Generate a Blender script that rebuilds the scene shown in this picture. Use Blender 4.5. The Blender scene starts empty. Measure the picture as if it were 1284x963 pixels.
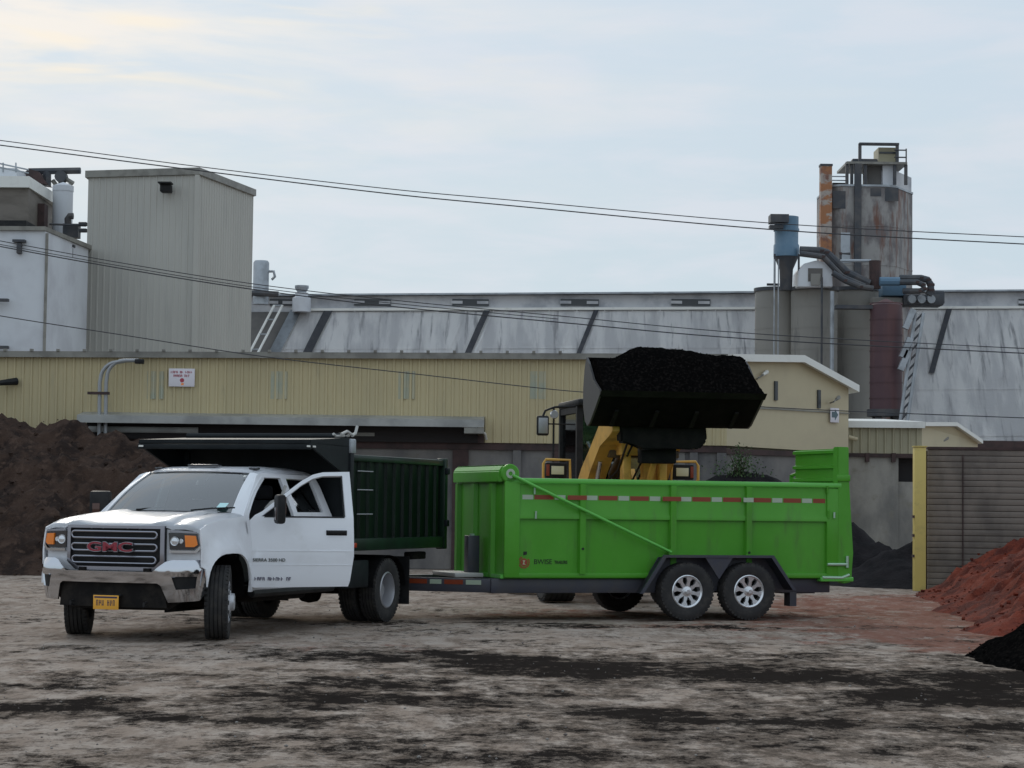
import bpy, bmesh, math, random
from mathutils import Vector, Matrix, noise
R = math.radians
S = bpy.context.scene
C = S.collection
random.seed(7)

# ------------------------------------------------------------------ camera
F, PITCH, ROLL, H = 2714.0, R(3.17), R(0.70), 1.52          # focal length in photo pixels
cam = bpy.data.cameras.new('camera'); camo = bpy.data.objects.new('camera', cam); C.objects.link(camo)
cp, sp_, cr, sr = math.cos(PITCH), math.sin(PITCH), math.cos(ROLL), math.sin(ROLL)
r0 = Vector((1, 0, 0)); u0 = Vector((0, -sp_, cp)); fw = Vector((0, cp, sp_))
rx = r0 * cr + u0 * sr; ux = u0 * cr - r0 * sr
camo.matrix_world = Matrix(((rx.x, ux.x, -fw.x, 0), (rx.y, ux.y, -fw.y, 0), (rx.z, ux.z, -fw.z, H), (0, 0, 0, 1)))
cam.sensor_width = 36; cam.lens = 36 * F / 1284; cam.clip_end = 3000; cam.clip_start = 0.1
S.camera = camo

# ------------------------------------------------------------------ sky, sun, exposure
SUN_EL, SUN_AZ = R(24), R(-14)     # azimuth from +Y towards +X
w = bpy.data.worlds.new('World'); S.world = w; w.use_nodes = True
nt = w.node_tree; N = nt.nodes; L = nt.links; N.clear()
out = N.new('ShaderNodeOutputWorld'); bg = N.new('ShaderNodeBackground'); bg.inputs[1].default_value = 0.1
L.new(bg.outputs[0], out.inputs[0])
sky = N.new('ShaderNodeTexSky'); sky.sky_type = 'NISHITA'; sky.sun_disc = False
sky.sun_elevation = SUN_EL; sky.sun_rotation = SUN_AZ; sky.air_density = 1; sky.dust_density = 3
tc = N.new('ShaderNodeTexCoord')
def wm(op, a, b=None, c=None, clamp=False):
    n = N.new('ShaderNodeMath'); n.operation = op; n.use_clamp = clamp
    for i, v in enumerate((a, b, c)):
        if v is None: continue
        if isinstance(v, (int, float)): n.inputs[i].default_value = v
        else: L.new(v, n.inputs[i])
    return n.outputs[0]
def wrange(v, a, b, c=0.0, d=1.0):
    n = N.new('ShaderNodeMapRange'); n.interpolation_type = 'SMOOTHSTEP'; L.new(v, n.inputs[0])
    for i, q in enumerate((a, b, c, d)): n.inputs[i + 1].default_value = q
    return n.outputs[0]
def wnoise(scale, det, sc, rough=0.55, off=(0, 0, 0)):
    m = N.new('ShaderNodeMapping'); m.inputs['Scale'].default_value = sc; m.inputs['Location'].default_value = off
    L.new(tc.outputs['Generated'], m.inputs[0])
    n = N.new('ShaderNodeTexNoise'); n.inputs['Scale'].default_value = scale; n.inputs['Detail'].default_value = det
    n.inputs['Roughness'].default_value = rough; n.inputs['Distortion'].default_value = 0.35
    L.new(m.outputs[0], n.inputs[0]); return n.outputs[0]
def wmix(f, a, b):
    n = N.new('ShaderNodeMix'); n.data_type = 'RGBA'
    if isinstance(f, float): n.inputs[0].default_value = f
    else: L.new(f, n.inputs[0])
    for i, v in ((6, a), (7, b)):
        if isinstance(v, tuple): n.inputs[i].default_value = (*v, 1)
        else: L.new(v, n.inputs[i])
    return n.outputs[2]
sx = N.new('ShaderNodeSeparateXYZ'); L.new(tc.outputs['Generated'], sx.inputs[0])
zz = sx.outputs[2]; xx = sx.outputs[0]
base = wmix(wrange(zz, 0.0, 0.30), (5.6, 6.8, 7.55), (5.95, 7.0, 8.1))
n1 = wnoise(5.0, 6, (1, 1, 5.5), off=(0.3, 0, 0.2))
n2 = wnoise(11.0, 5, (1, 1, 4.5), off=(2.1, 0, 1.0))
grey = wmix(wm('MULTIPLY', wrange(n2, 0.40, 0.68), wrange(zz, 0.55, 0.28, 0.0, 0.75)), base, (6.7, 7.25, 8.1))
left = wrange(xx, 0.10, -0.24)
up = wm('MULTIPLY', wm('MULTIPLY', wrange(zz, 0.10, 0.21), wrange(zz, 0.75, 0.45)), wrange(sx.outputs[1], 0.0, 0.5))
warmmask = wm('MULTIPLY', wm('MULTIPLY', wrange(n1, 0.42, 0.66), up), wm('ADD', wm('MULTIPLY', left, 0.85), 0.15), clamp=True)
cl = wmix(warmmask, grey, (8.3, 8.05, 7.7))
n3 = wnoise(9.0, 3, (1, 1, 7), off=(0.7, 0.2, 0.35))
gold = wm('MULTIPLY', wm('MULTIPLY', wrange(n3, 0.54, 0.76), wm('MULTIPLY', wrange(zz, 0.165, 0.20), wrange(zz, 0.34, 0.24))), wm('MULTIPLY', left, wrange(sx.outputs[1], 0.0, 0.5)))
cl = wmix(gold, cl, (8.8, 8.1, 6.9))
fin = wmix(0.975, sky.outputs[0], cl)
L.new(fin, bg.inputs[0])
sun = bpy.data.lights.new('sun', 'SUN'); sun.energy = 0.9; sun.angle = R(14); sun.color = (1, 0.93, 0.82)
suno = bpy.data.objects.new('sun', sun); C.objects.link(suno)
sd = Vector((math.sin(SUN_AZ) * math.cos(SUN_EL), math.cos(SUN_AZ) * math.cos(SUN_EL), math.sin(SUN_EL)))
suno.rotation_euler = (-sd).to_track_quat('-Z', 'Y').to_euler()
S.view_settings.view_transform = 'Standard'; S.view_settings.look = 'None'; S.view_settings.exposure = 0; S.view_settings.gamma = 1

# ------------------------------------------------------------------ helpers
def W(px, py, Y):
    """photo pixel -> point on the vertical plane y = Y"""
    a, b = px - 642, py - 481.5
    d = rx * a - ux * b + fw * F
    t = Y / d.y
    return Vector((d.x * t, Y, H + d.z * t))
def G(px, py):
    """photo pixel -> point on the ground"""
    a, b = px - 642, py - 481.5
    d = rx * a - ux * b + fw * F
    t = -H / d.z
    return Vector((d.x * t, d.y * t, 0))

MATS = {}
def mat(name, col, rough=0.6, metal=0.0, col2=None, scale=4.0, lo=0.4, hi=0.65, stretch=(1, 1, 1), col3=None, scale3=1.0, lo3=0.5, hi3=0.7,
        stretch3=(1, 1, 1), bump=0.0, bscale=30.0, coat=0.0, alpha=None, emit=None, obj_coords=True, spec=0.5, detail=6):
    m = bpy.data.materials.new(name); m.use_nodes = True; t = m.node_tree; n = t.nodes; l = t.links
    p = n['Principled BSDF']; p.inputs['Roughness'].default_value = rough; p.inputs['Metallic'].default_value = metal
    p.inputs['Coat Weight'].default_value = coat; p.inputs['Coat Roughness'].default_value = 0.05
    p.inputs['Specular IOR Level'].default_value = spec
    p.inputs['Base Color'].default_value = (*col, 1)
    g = n.new('ShaderNodeNewGeometry') if not obj_coords else n.new('ShaderNodeTexCoord')
    src = g.outputs['Position'] if not obj_coords else g.outputs['Object']
    def nz(sc, st, det=detail):
        mp = n.new('ShaderNodeMapping'); mp.inputs['Scale'].default_value = st; l.new(src, mp.inputs[0])
        x = n.new('ShaderNodeTexNoise'); x.inputs['Scale'].default_value = sc; x.inputs['Detail'].default_value = det
        x.inputs['Roughness'].default_value = 0.6; l.new(mp.outputs[0], x.inputs[0]); return x.outputs[0]
    def rg(v, a, b):
        x = n.new('ShaderNodeMapRange'); x.interpolation_type = 'SMOOTHSTEP'; l.new(v, x.inputs[0]); x.inputs[1].default_value = a; x.inputs[2].default_value = b; return x.outputs[0]
    cur = None
    if col2:
        x = n.new('ShaderNodeMix'); x.data_type = 'RGBA'; l.new(rg(nz(scale, stretch), lo, hi), x.inputs[0])
        x.inputs[6].default_value = (*col, 1); x.inputs[7].default_value = (*col2, 1); cur = x.outputs[2]
    if col3:
        x = n.new('ShaderNodeMix'); x.data_type = 'RGBA'; l.new(rg(nz(scale3, stretch3), lo3, hi3), x.inputs[0])
        if cur: l.new(cur, x.inputs[6])
        else: x.inputs[6].default_value = (*col, 1)
        x.inputs[7].default_value = (*col3, 1); cur = x.outputs[2]
    if cur: l.new(cur, p.inputs['Base Color'])
    if bump:
        b = n.new('ShaderNodeBump'); b.inputs['Strength'].default_value = 1; b.inputs['Distance'].default_value = bump
        l.new(nz(bscale, (1, 1, 1), 8), b.inputs['Height']); l.new(b.outputs[0], p.inputs['Normal'])
    if emit:
        p.inputs['Emission Color'].default_value = (*emit, 1); p.inputs['Emission Strength'].default_value = 1
    MATS[name] = m; return m
def glass(name, tint, refl=0.10, rough=0.02):
    m = bpy.data.materials.new(name); m.use_nodes = True; t = m.node_tree; n = t.nodes; l = t.links
    n.remove(n['Principled BSDF']); o = n['Material Output']
    tr = n.new('ShaderNodeBsdfTransparent'); tr.inputs[0].default_value = (*tint, 1)
    gl = n.new('ShaderNodeBsdfGlossy'); gl.inputs['Roughness'].default_value = rough
    fr = n.new('ShaderNodeFresnel'); fr.inputs[0].default_value = 1.5
    ad = n.new('ShaderNodeMath'); ad.operation = 'ADD'; ad.use_clamp = True; ad.inputs[1].default_value = refl; l.new(fr.outputs[0], ad.inputs[0])
    mx = n.new('ShaderNodeMixShader'); l.new(ad.outputs[0], mx.inputs[0]); l.new(tr.outputs[0], mx.inputs[1]); l.new(gl.outputs[0], mx.inputs[2])
    l.new(mx.outputs[0], o.inputs[0]); MATS[name] = m; return m

class B:
    def __init__(s): s.bm = bmesh.new()
    def box(s, c, d, rot=None, bev=0.0, seg=2):
        r = bmesh.ops.create_cube(s.bm, size=1); v = r['verts']
        M = Matrix.Translation(c) @ (rot if rot is not None else Matrix.Identity(4)) @ Matrix.Diagonal((*d, 1))
        bmesh.ops.transform(s.bm, matrix=M, verts=v)
        if bev:
            e = list({x for q in v for x in q.link_edges})
            bmesh.ops.bevel(s.bm, geom=e, offset=bev, segments=seg, affect='EDGES', clamp_overlap=True, profile=0.5)
        return s
    def bb(s, x0, x1, y0, y1, z0, z1, bev=0.0):
        return s.box(((x0 + x1) / 2, (y0 + y1) / 2, (z0 + z1) / 2), (abs(x1 - x0), abs(y1 - y0), abs(z1 - z0)), bev=bev)
    def poly(s, pts):
        s.bm.faces.new([s.bm.verts.new(p) for p in pts]); return s
    def prism(s, pts, plane, a, b, bev=0.0):
        """2-D outline extruded between a and b along the axis missing from plane"""
        def P(u, v, w):
            return {'xz': (u, w, v), 'yz': (w, u, v), 'xy': (u, v, w)}[plane]
        A = [s.bm.verts.new(P(u, v, a)) for u, v in pts]; Bv = [s.bm.verts.new(P(u, v, b)) for u, v in pts]
        fs = [s.bm.faces.new(A), s.bm.faces.new(Bv[::-1])]
        n = len(pts)
        for i in range(n): fs.append(s.bm.faces.new((A[i], Bv[i], Bv[(i + 1) % n], A[(i + 1) % n])))
        if bev:
            e = list({x for f in fs for x in f.edges})
            bmesh.ops.bevel(s.bm, geom=e, offset=bev, segments=2, affect='EDGES', clamp_overlap=True)
        return s
    def tube(s, pts, r, n=8, caps=True):
        pts = [Vector(p) for p in pts]; rings = []
        rr = r if isinstance(r, (list, tuple)) else [r] * len(pts)
        prev = None
        for i, p in enumerate(pts):
            d = (pts[min(i + 1, len(pts) - 1)] - pts[max(i - 1, 0)]).normalized()
            if prev is None:
                a = Vector((0, 0, 1)) if abs(d.z) < 0.9 else Vector((1, 0, 0))
                u = d.cross(a).normalized()
            else: u = (prev - d * prev.dot(d)).normalized()
            prev = u; v = d.cross(u)
            rings.append([s.bm.verts.new(p + (u * math.cos(2 * math.pi * k / n) + v * math.sin(2 * math.pi * k / n)) * rr[i]) for k in range(n)])
        for A, Bq in zip(rings, rings[1:]):
            for k in range(n): s.bm.faces.new((A[k], A[(k + 1) % n], Bq[(k + 1) % n], Bq[k]))
        if caps: s.bm.faces.new(rings[0][::-1]); s.bm.faces.new(rings[-1])
        return s
    def lathe(s, prof, axis='z', c=(0, 0, 0), n=32, closed=False, cap0=True):
        """prof: (radius, t along axis)"""
        c = Vector(c); rings = []
        for r, t in prof:
            ring = []
            for k in range(n):
                a = 2 * math.pi * k / n; x, y = r * math.cos(a), r * math.sin(a)
                ring.append(s.bm.verts.new(c + Vector({'z': (x, y, t), 'y': (x, t, y), 'x': (t, x, y)}[axis])))
            rings.append(ring)
        pr = list(zip(rings, rings[1:])) + ([(rings[-1], rings[0])] if closed else [])
        for A, Bq in pr:
            for k in range(n): s.bm.faces.new((A[k], A[(k + 1) % n], Bq[(k + 1) % n], Bq[k]))
        if not closed:
            if prof[0][0] > 0.004 and cap0: s.bm.faces.new(rings[0])
            if prof[-1][0] > 0.004: s.bm.faces.new(rings[-1][::-1])
        return s
    def sheet(s, rows, thick=0.0):
        V = [[s.bm.verts.new(p) for p in r] for r in rows]; fs = []
        for a, b in zip(V, V[1:]):
            for i in range(len(a) - 1): fs.append(s.bm.faces.new((a[i], a[i + 1], b[i + 1], b[i])))
        if thick: bmesh.ops.solidify(s.bm, geom=fs, thickness=thick)
        return s
    def panel(s, outline, holes, fn, thick=0.02, step=0.12, out=None):
        """a flat outline with holes, cut on a grid, bent by fn(u, v) and given thickness"""
        t = bmesh.new(); ed = []
        for loop in [outline] + list(holes):
            vs = [t.verts.new((u, v, 0)) for u, v in loop]
            for i in range(len(vs)): ed.append(t.edges.new((vs[i], vs[(i + 1) % len(vs)])))
        bmesh.ops.triangle_fill(t, use_beauty=True, use_dissolve=False, edges=ed)
        us = [p[0] for p in outline]; vs_ = [p[1] for p in outline]
        u = min(us) + step
        while u < max(us):
            bmesh.ops.bisect_plane(t, geom=t.verts[:] + t.edges[:] + t.faces[:], plane_co=(u, 0, 0), plane_no=(1, 0, 0)); u += step
        v = min(vs_) + step
        while v < max(vs_):
            bmesh.ops.bisect_plane(t, geom=t.verts[:] + t.edges[:] + t.faces[:], plane_co=(0, v, 0), plane_no=(0, 1, 0)); v += step
        for q in t.verts: q.co = Vector(fn(q.co.x, q.co.y))
        bmesh.ops.recalc_face_normals(t, faces=t.faces[:])
        c = sum((f.calc_center_median() * f.calc_area() for f in t.faces), Vector()) / max(1e-9, sum(f.calc_area() for f in t.faces))
        nn = sum((f.normal * f.calc_area() for f in t.faces), Vector())
        if out is None:
            d = c - Vector((-1.2, 0, .9)); k = max(range(3), key=lambda i: abs(nn[i])); out = Vector((0, 0, 0)); out[k] = d[k]
        if nn.dot(Vector(out)) < 0: bmesh.ops.reverse_faces(t, faces=t.faces[:])
        if thick:
            t.normal_update(); be = [e for e in t.edges if len(e.link_faces) == 1]; fs = t.faces[:]
            cp_ = {q: t.verts.new(q.co - q.normal * thick) for q in t.verts[:]}
            for f in fs: t.faces.new([cp_[q] for q in reversed(f.verts)])
            for e in be:
                a_, b_ = e.verts; t.faces.new((a_, b_, cp_[b_], cp_[a_]))
            bmesh.ops.recalc_face_normals(t, faces=t.faces[:])
        me = bpy.data.meshes.new('tmp'); t.to_mesh(me); t.free(); s.bm.from_mesh(me); bpy.data.meshes.remove(me); return s
    def build(s, name, m, parent=None, sharp=32, loc=None, recalc=True, smooth=True):
        bm = s.bm
        if recalc: bmesh.ops.recalc_face_normals(bm, faces=bm.faces[:])
        if smooth:
            for f in bm.faces: f.smooth = True
            for e in bm.edges:
                if len(e.link_faces) == 2 and e.calc_face_angle(0) > R(sharp): e.smooth = False
        me = bpy.data.meshes.new(name); bm.to_mesh(me); bm.free()
        me.materials.append(MATS[m] if isinstance(m, str) else m)
        o = bpy.data.objects.new(name, me); C.objects.link(o)
        if parent: o.parent = parent
        if loc: o.location = loc
        return o
def tag(o, label=None, cat=None, group=None, kind=None):
    if label: o['label'] = label
    if cat: o['category'] = cat
    if group: o['group'] = group
    if kind: o['kind'] = kind
    return o
def thing(name, label, cat, loc=(0, 0, 0), rz=0.0, group=None):
    o = bpy.data.objects.new(name, None); C.objects.link(o); o.location = loc; o.rotation_euler = (0, 0, rz); o.empty_display_size = 0.3
    return tag(o, label, cat, group)
def copy_tree(o, parent=None):
    c = o.copy(); C.objects.link(c)
    if parent: c.parent = parent
    for ch in list(o.children): copy_tree(ch, c)
    return c
def text(name, s, size, m, parent, M, depth=0.003, bold=0.0, sx=1.0):
    cu = bpy.data.curves.new(name, 'FONT'); cu.body = s; cu.size = size; cu.extrude = depth; cu.offset = bold; cu.align_x = 'CENTER'; cu.align_y = 'CENTER'
    t = bpy.data.objects.new('t', cu); C.objects.link(t)
    dg = bpy.context.evaluated_depsgraph_get(); me = bpy.data.meshes.new_from_object(t.evaluated_get(dg))
    bpy.data.objects.remove(t); bpy.data.curves.remove(cu)
    me.name = name; me.materials.clear(); me.materials.append(MATS[m])
    me.transform(M @ Matrix.Diagonal((sx, 1, 1, 1)))
    o = bpy.data.objects.new(name, me); C.objects.link(o); o.parent = parent; return o
def frame(right, up, origin):
    r = Vector(right).normalized(); u = Vector(up); u = (u - r * u.dot(r)).normalized(); n = r.cross(u)
    return Matrix(((r.x, u.x, n.x, origin[0]), (r.y, u.y, n.y, origin[1]), (r.z, u.z, n.z, origin[2]), (0, 0, 0, 1)))
def fbm(x, y, z=0.0, o=4):
    return noise.fractal((x, y, z), 1.0, 2.0, o)
def sst(v, a, b):
    t = max(0.0, min(1.0, (v - a) / (b - a))); return t * t * (3 - 2 * t)

# ------------------------------------------------------------------ materials
mat('white_paint', (0.84, 0.85, 0.88), 0.36, coat=0.35, col3=(0.58, 0.56, 0.53), scale3=2.5, lo3=0.58, hi3=0.9, stretch3=(1, 1, 1.5), col2=(0.70, 0.70, 0.71), scale=1.5, lo=0.5, hi=0.8)
mat('black_plastic', (0.012, 0.012, 0.013), 0.6, col2=(0.022, 0.021, 0.021), scale=6, spec=0.3)
mat('underbody', (0.012, 0.011, 0.011), 0.85, col2=(0.028, 0.024, 0.021), scale=5, spec=0.15)
mat('chrome', (0.62, 0.63, 0.66), 0.10, 1.0)
mat('dull_chrome', (0.36, 0.36, 0.40), 0.28, 1.0)
mat('rubber', (0.028, 0.027, 0.027), 0.85, col2=(0.06, 0.054, 0.048), scale=9, lo=0.45, hi=0.75, bump=0.003, bscale=60)
mat('rim_silver', (0.80, 0.81, 0.83), 0.30, 0.8)
mat('rim_white', (0.62, 0.63, 0.66), 0.4, 0.4)
mat('rim_dull', (0.42, 0.42, 0.44), 0.4, 0.5)
mat('rim_dark', (0.01, 0.01, 0.01), 0.8)
mat('amber', (0.95, 0.25, 0.02), 0.15, coat=1.0)
mat('lamp_clear', (0.75, 0.77, 0.80), 0.12, 0.6)
mat('lamp_dark', (0.03, 0.03, 0.035), 0.08, coat=1.0)
mat('red_emblem', (0.28, 0.015, 0.035), 0.25, coat=0.6)
mat('red_lens', (0.45, 0.03, 0.02), 0.2, coat=0.6)
mat('plate_gold', (0.85, 0.42, 0.05), 0.5)
mat('navy', (0.04, 0.03, 0.08), 0.6)
mat('seat_cloth', (0.025, 0.025, 0.028), 0.9)
mat('sticker', (0.55, 0.85, 0.85), 0.5)
mat('bed_green', (0.005, 0.015, 0.010), 0.42, col2=(0.006, 0.030, 0.014), scale=2.2, lo=0.35, hi=0.7, coat=0.1, spec=0.35, stretch=(3,1,.2))
mat('shield_black', (0.007, 0.010, 0.012), 0.6, col2=(0.012, 0.016, 0.018), scale=3, spec=0.25)
mat('rope_grey', (0.5, 0.49, 0.46), 0.7)
glass('windshield_glass', (0.36, 0.43, 0.41), 0.25, 0.03)
glass('side_glass', (0.30, 0.33, 0.33), 0.0, 0.02)
glass('cab_glass', (0.50, 0.62, 0.58), 0.12, 0.04)
mat('mirror_glass', (0.10, 0.06, 0.05), 0.05, 0.6)
# trailer
mat('lime_green', (0.078, 0.330, 0.024), 0.42, col2=(0.092, 0.355, 0.034), scale=1.3, coat=0.08, spec=0.3, col3=(0.085, 0.21, 0.040), scale3=3.5, lo3=0.52, hi3=0.85, stretch3=(1.5, 1, .35))
mat('lime_pale_toplit', (0.12, 0.50, 0.07), 0.35, coat=0.2)  # lighter green paints top-lit rails and sills; the tarp arm is pale itself
mat('trailer_grey', (0.048, 0.050, 0.068), 0.45, col2=(0.06, 0.058, 0.065), scale=4)
mat('tape_white', (0.42, 0.50, 0.38), 0.4)
mat('tape_red', (0.25, 0.045, 0.015), 0.4)
mat('fitting_zinc', (0.42, 0.60, 0.45), 0.35, 0.4)
mat('decal_black', (0.008, 0.014, 0.006), 0.5)
mat('decal_red', (0.30, 0.05, 0.02), 0.5)
mat('decal_cream', (0.42, 0.42, 0.25), 0.5)
# loader
mat('loader_yellow', (0.72, 0.40, 0.075), 0.5, col2=(0.42, 0.22, 0.05), scale=3, lo=0.45, hi=0.75)
mat('loader_dark_steel', (0.06, 0.045, 0.03), 0.6, col2=(0.12, 0.07, 0.03), scale=6)  # dark brown steel of the crossbeam and cylinders
mat('bucket_steel', (0.006, 0.006, 0.006), 0.75, col2=(0.013, 0.012, 0.011), scale=5, spec=0.2)
mat('bucket_side', (0.065, 0.062, 0.062), 0.6, col2=(0.07, 0.065, 0.06), scale=4)
mat('hyd_chrome', (0.7, 0.7, 0.7), 0.2, 1.0)
mat('lamp_cream', (0.75, 0.68, 0.45), 0.3)
# soils
mat('mulch_black', (0.004, 0.0038, 0.0038), 1.0, col2=(0.014, 0.012, 0.011), scale=24, lo=0.48, hi=0.68, bump=0.02, bscale=22, obj_coords=False, spec=0.0)
mat('soil_brown', (0.062, 0.038, 0.028), 0.95, col2=(0.027, 0.018, 0.015), scale=1.7, lo=0.42, hi=0.62, col3=(0.092, 0.058, 0.043), scale3=6, lo3=0.5, hi3=0.72,
    bump=0.05, bscale=14, obj_coords=False, spec=0.15)
mat('mulch_red', (0.19, 0.040, 0.022), 0.95, col2=(0.085, 0.020, 0.014), scale=2.6, lo=0.40, hi=0.62, col3=(0.28, 0.090, 0.055), scale3=30, lo3=0.58, hi3=0.75,
    bump=0.03, bscale=24, obj_coords=False, spec=0.15)
mat('pile_dark', (0.020, 0.017, 0.018), 0.95, col2=(0.011, 0.010, 0.011), scale=3, bump=0.03, bscale=16, obj_coords=False, spec=0.15)
# buildings
mat('yellow_siding', (0.56, 0.475, 0.285), 0.6, spec=0.25, col2=(0.51, 0.435, 0.265), scale=0.7, stretch=(1, 1, 0.4), col3=(0.43, 0.375, 0.24), scale3=2.2, lo3=0.55, hi3=0.8, stretch3=(1.6, 1, 0.35), obj_coords=False)
mat('tan_siding', (0.55, 0.47, 0.31), 0.6, col2=(0.50, 0.425, 0.285), scale=0.8, obj_coords=False)
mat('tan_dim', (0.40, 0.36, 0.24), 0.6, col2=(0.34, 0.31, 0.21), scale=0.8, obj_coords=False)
mat('patch_panel', (0.47, 0.44, 0.31), 0.6, spec=0.25, col2=(0.40, 0.42, 0.33), scale=3)
mat('grey_trim', (0.26, 0.25, 0.22), 0.5, col2=(0.18, 0.17, 0.15), scale=2)
mat('white_trim', (0.80, 0.79, 0.74), 0.5, col2=(0.62, 0.60, 0.55), scale=2, lo=0.5, hi=0.8)
mat('awning_metal', (0.40, 0.40, 0.38), 0.45, 0.3, col2=(0.28, 0.28, 0.27), scale=1.2)
mat('void_shade', (0.03, 0.026, 0.026), 0.9)  # flat near-black paints the shade inside openings
mat('rust_dark', (0.075, 0.045, 0.042), 0.85, col2=(0.05, 0.034, 0.032), scale=3)
mat('old_concrete', (0.22, 0.205, 0.19), 0.9, col2=(0.11, 0.106, 0.108), scale=1.1, lo=0.35, hi=0.7, stretch=(1, 1, 0.45), col3=(0.18, 0.165, 0.14), scale3=2.7, lo3=0.55, hi3=0.75, bump=0.01, bscale=8, obj_coords=False)
mat('bay_concrete', (0.36, 0.335, 0.295), 0.9, col2=(0.20, 0.19, 0.175), scale=0.9, lo=0.38, hi=0.66, stretch=(1, 1, 0.5), col3=(0.24, 0.22, 0.18), scale3=2.3, lo3=0.55, hi3=0.75, bump=0.01, bscale=8, obj_coords=False)
mat('plank_grey', (0.23, 0.195, 0.165), 0.85, col2=(0.14, 0.120, 0.104), scale=1.2, lo=0.4, hi=0.65, stretch=(1, 1, 0.6), col3=(0.22, 0.195, 0.17), scale3=4, lo3=0.5, hi3=0.8, stretch3=(0.5, 1, 6), obj_coords=False)
mat('post_yellow', (0.66, 0.52, 0.16), 0.6, col2=(0.50, 0.40, 0.14), scale=3, lo=0.5, hi=0.75, col3=(0.10, 0.07, 0.04), scale3=5, lo3=0.66, hi3=0.72)
mat('tower_siding', (0.47, 0.455, 0.41), 0.6, col2=(0.43, 0.415, 0.375), scale=0.5, stretch=(1, 1, 0.3), col3=(0.40, 0.39, 0.355), scale3=1.5, lo3=0.5, hi3=0.8, stretch3=(1.5, 1.5, 0.2), obj_coords=False)
mat('silo_white', (0.66, 0.68, 0.71), 0.7, col2=(0.56, 0.57, 0.60), scale=0.6, obj_coords=False)
mat('brown_block', (0.20, 0.175, 0.15), 0.8, col2=(0.15, 0.13, 0.11), scale=0.8, stretch=(1, 1, 3), obj_coords=False)
mat('barn_wall_dark', (0.15, 0.14, 0.13), 0.85, col2=(0.11, 0.105, 0.10), scale=0.5, obj_coords=False)
mat('blue_steel', (0.10, 0.19, 0.28), 0.5, col2=(0.17, 0.26, 0.34), scale=1.0, lo=0.4, hi=0.7, obj_coords=False)
mat('dark_steel', (0.05, 0.055, 0.065), 0.6, col2=(0.09, 0.085, 0.085), scale=1.5, obj_coords=False)
mat('silo_concrete', (0.30, 0.285, 0.255), 0.85, col2=(0.25, 0.24, 0.22), scale=0.35, stretch=(1, 1, 0.25), col3=(0.15, 0.145, 0.14), scale3=0.9, lo3=0.55, hi3=0.75, stretch3=(2, 2, 0.4), obj_coords=False)
mat('maroon_steel', (0.085, 0.042, 0.05), 0.6, col2=(0.12, 0.055, 0.055), scale=1.2, stretch=(1, 1, 0.15), obj_coords=False)
mat('rust_tower', (0.33, 0.315, 0.30), 0.75, col2=(0.17, 0.155, 0.155), scale=1.0, lo=0.42, hi=0.58, stretch=(1, 1, 0.5), col3=(0.17, 0.085, 0.062), scale3=1.5, lo3=0.50, hi3=0.66, stretch3=(1.8, 1.8, 0.3), obj_coords=False)
mat('rust_chimney', (0.36, 0.16, 0.075), 0.8, col2=(0.40, 0.35, 0.31), scale=1.6, lo=0.46, hi=0.53, stretch=(0.6, 0.6, 1.6), col3=(0.20, 0.10, 0.075), scale3=2, obj_coords=False)
mat('galv', (0.42, 0.45, 0.48), 0.45, 0.4, col2=(0.30, 0.32, 0.34), scale=1.5, obj_coords=False)
mat('barn_roof', (0.93, 0.915, 0.90), 0.75, col2=(0.74, 0.73, 0.73), scale=0.8, lo=0.44, hi=0.60, stretch=(1.4, 0.25, 0.25), col3=(0.46, 0.45, 0.46), scale3=1.6, lo3=0.54, hi3=0.70, stretch3=(2.2, 0.22, 0.22), bump=0.02, bscale=3, obj_coords=False, detail=9)
mat('barn_band', (0.60, 0.60, 0.61), 0.8, col2=(0.36, 0.37, 0.40), scale=0.7, lo=0.4, hi=0.7, obj_coords=False)
mat('strip_dark', (0.085, 0.088, 0.10), 0.7, col2=(0.12, 0.12, 0.13), scale=2, obj_coords=False)
mat('window_dark', (0.05, 0.055, 0.06), 0.35)
mat('cable', (0.05, 0.05, 0.055), 0.6)
mat('leaf', (0.055, 0.10, 0.028), 0.8, col2=(0.03, 0.07, 0.02), scale=9)
mat('stem_brown', (0.08, 0.06, 0.04), 0.9)
mat('conduit', (0.34, 0.35, 0.36), 0.45, 0.5)
mat('sign_white', (0.76, 0.72, 0.76), 0.5)
mat('sign_red', (0.40, 0.05, 0.08), 0.5)
mat('sign_slate', (0.10, 0.15, 0.17), 0.5)
mat('stone', (0.25, 0.23, 0.21), 0.9, col2=(0.12, 0.10, 0.09), scale=3)

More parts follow.
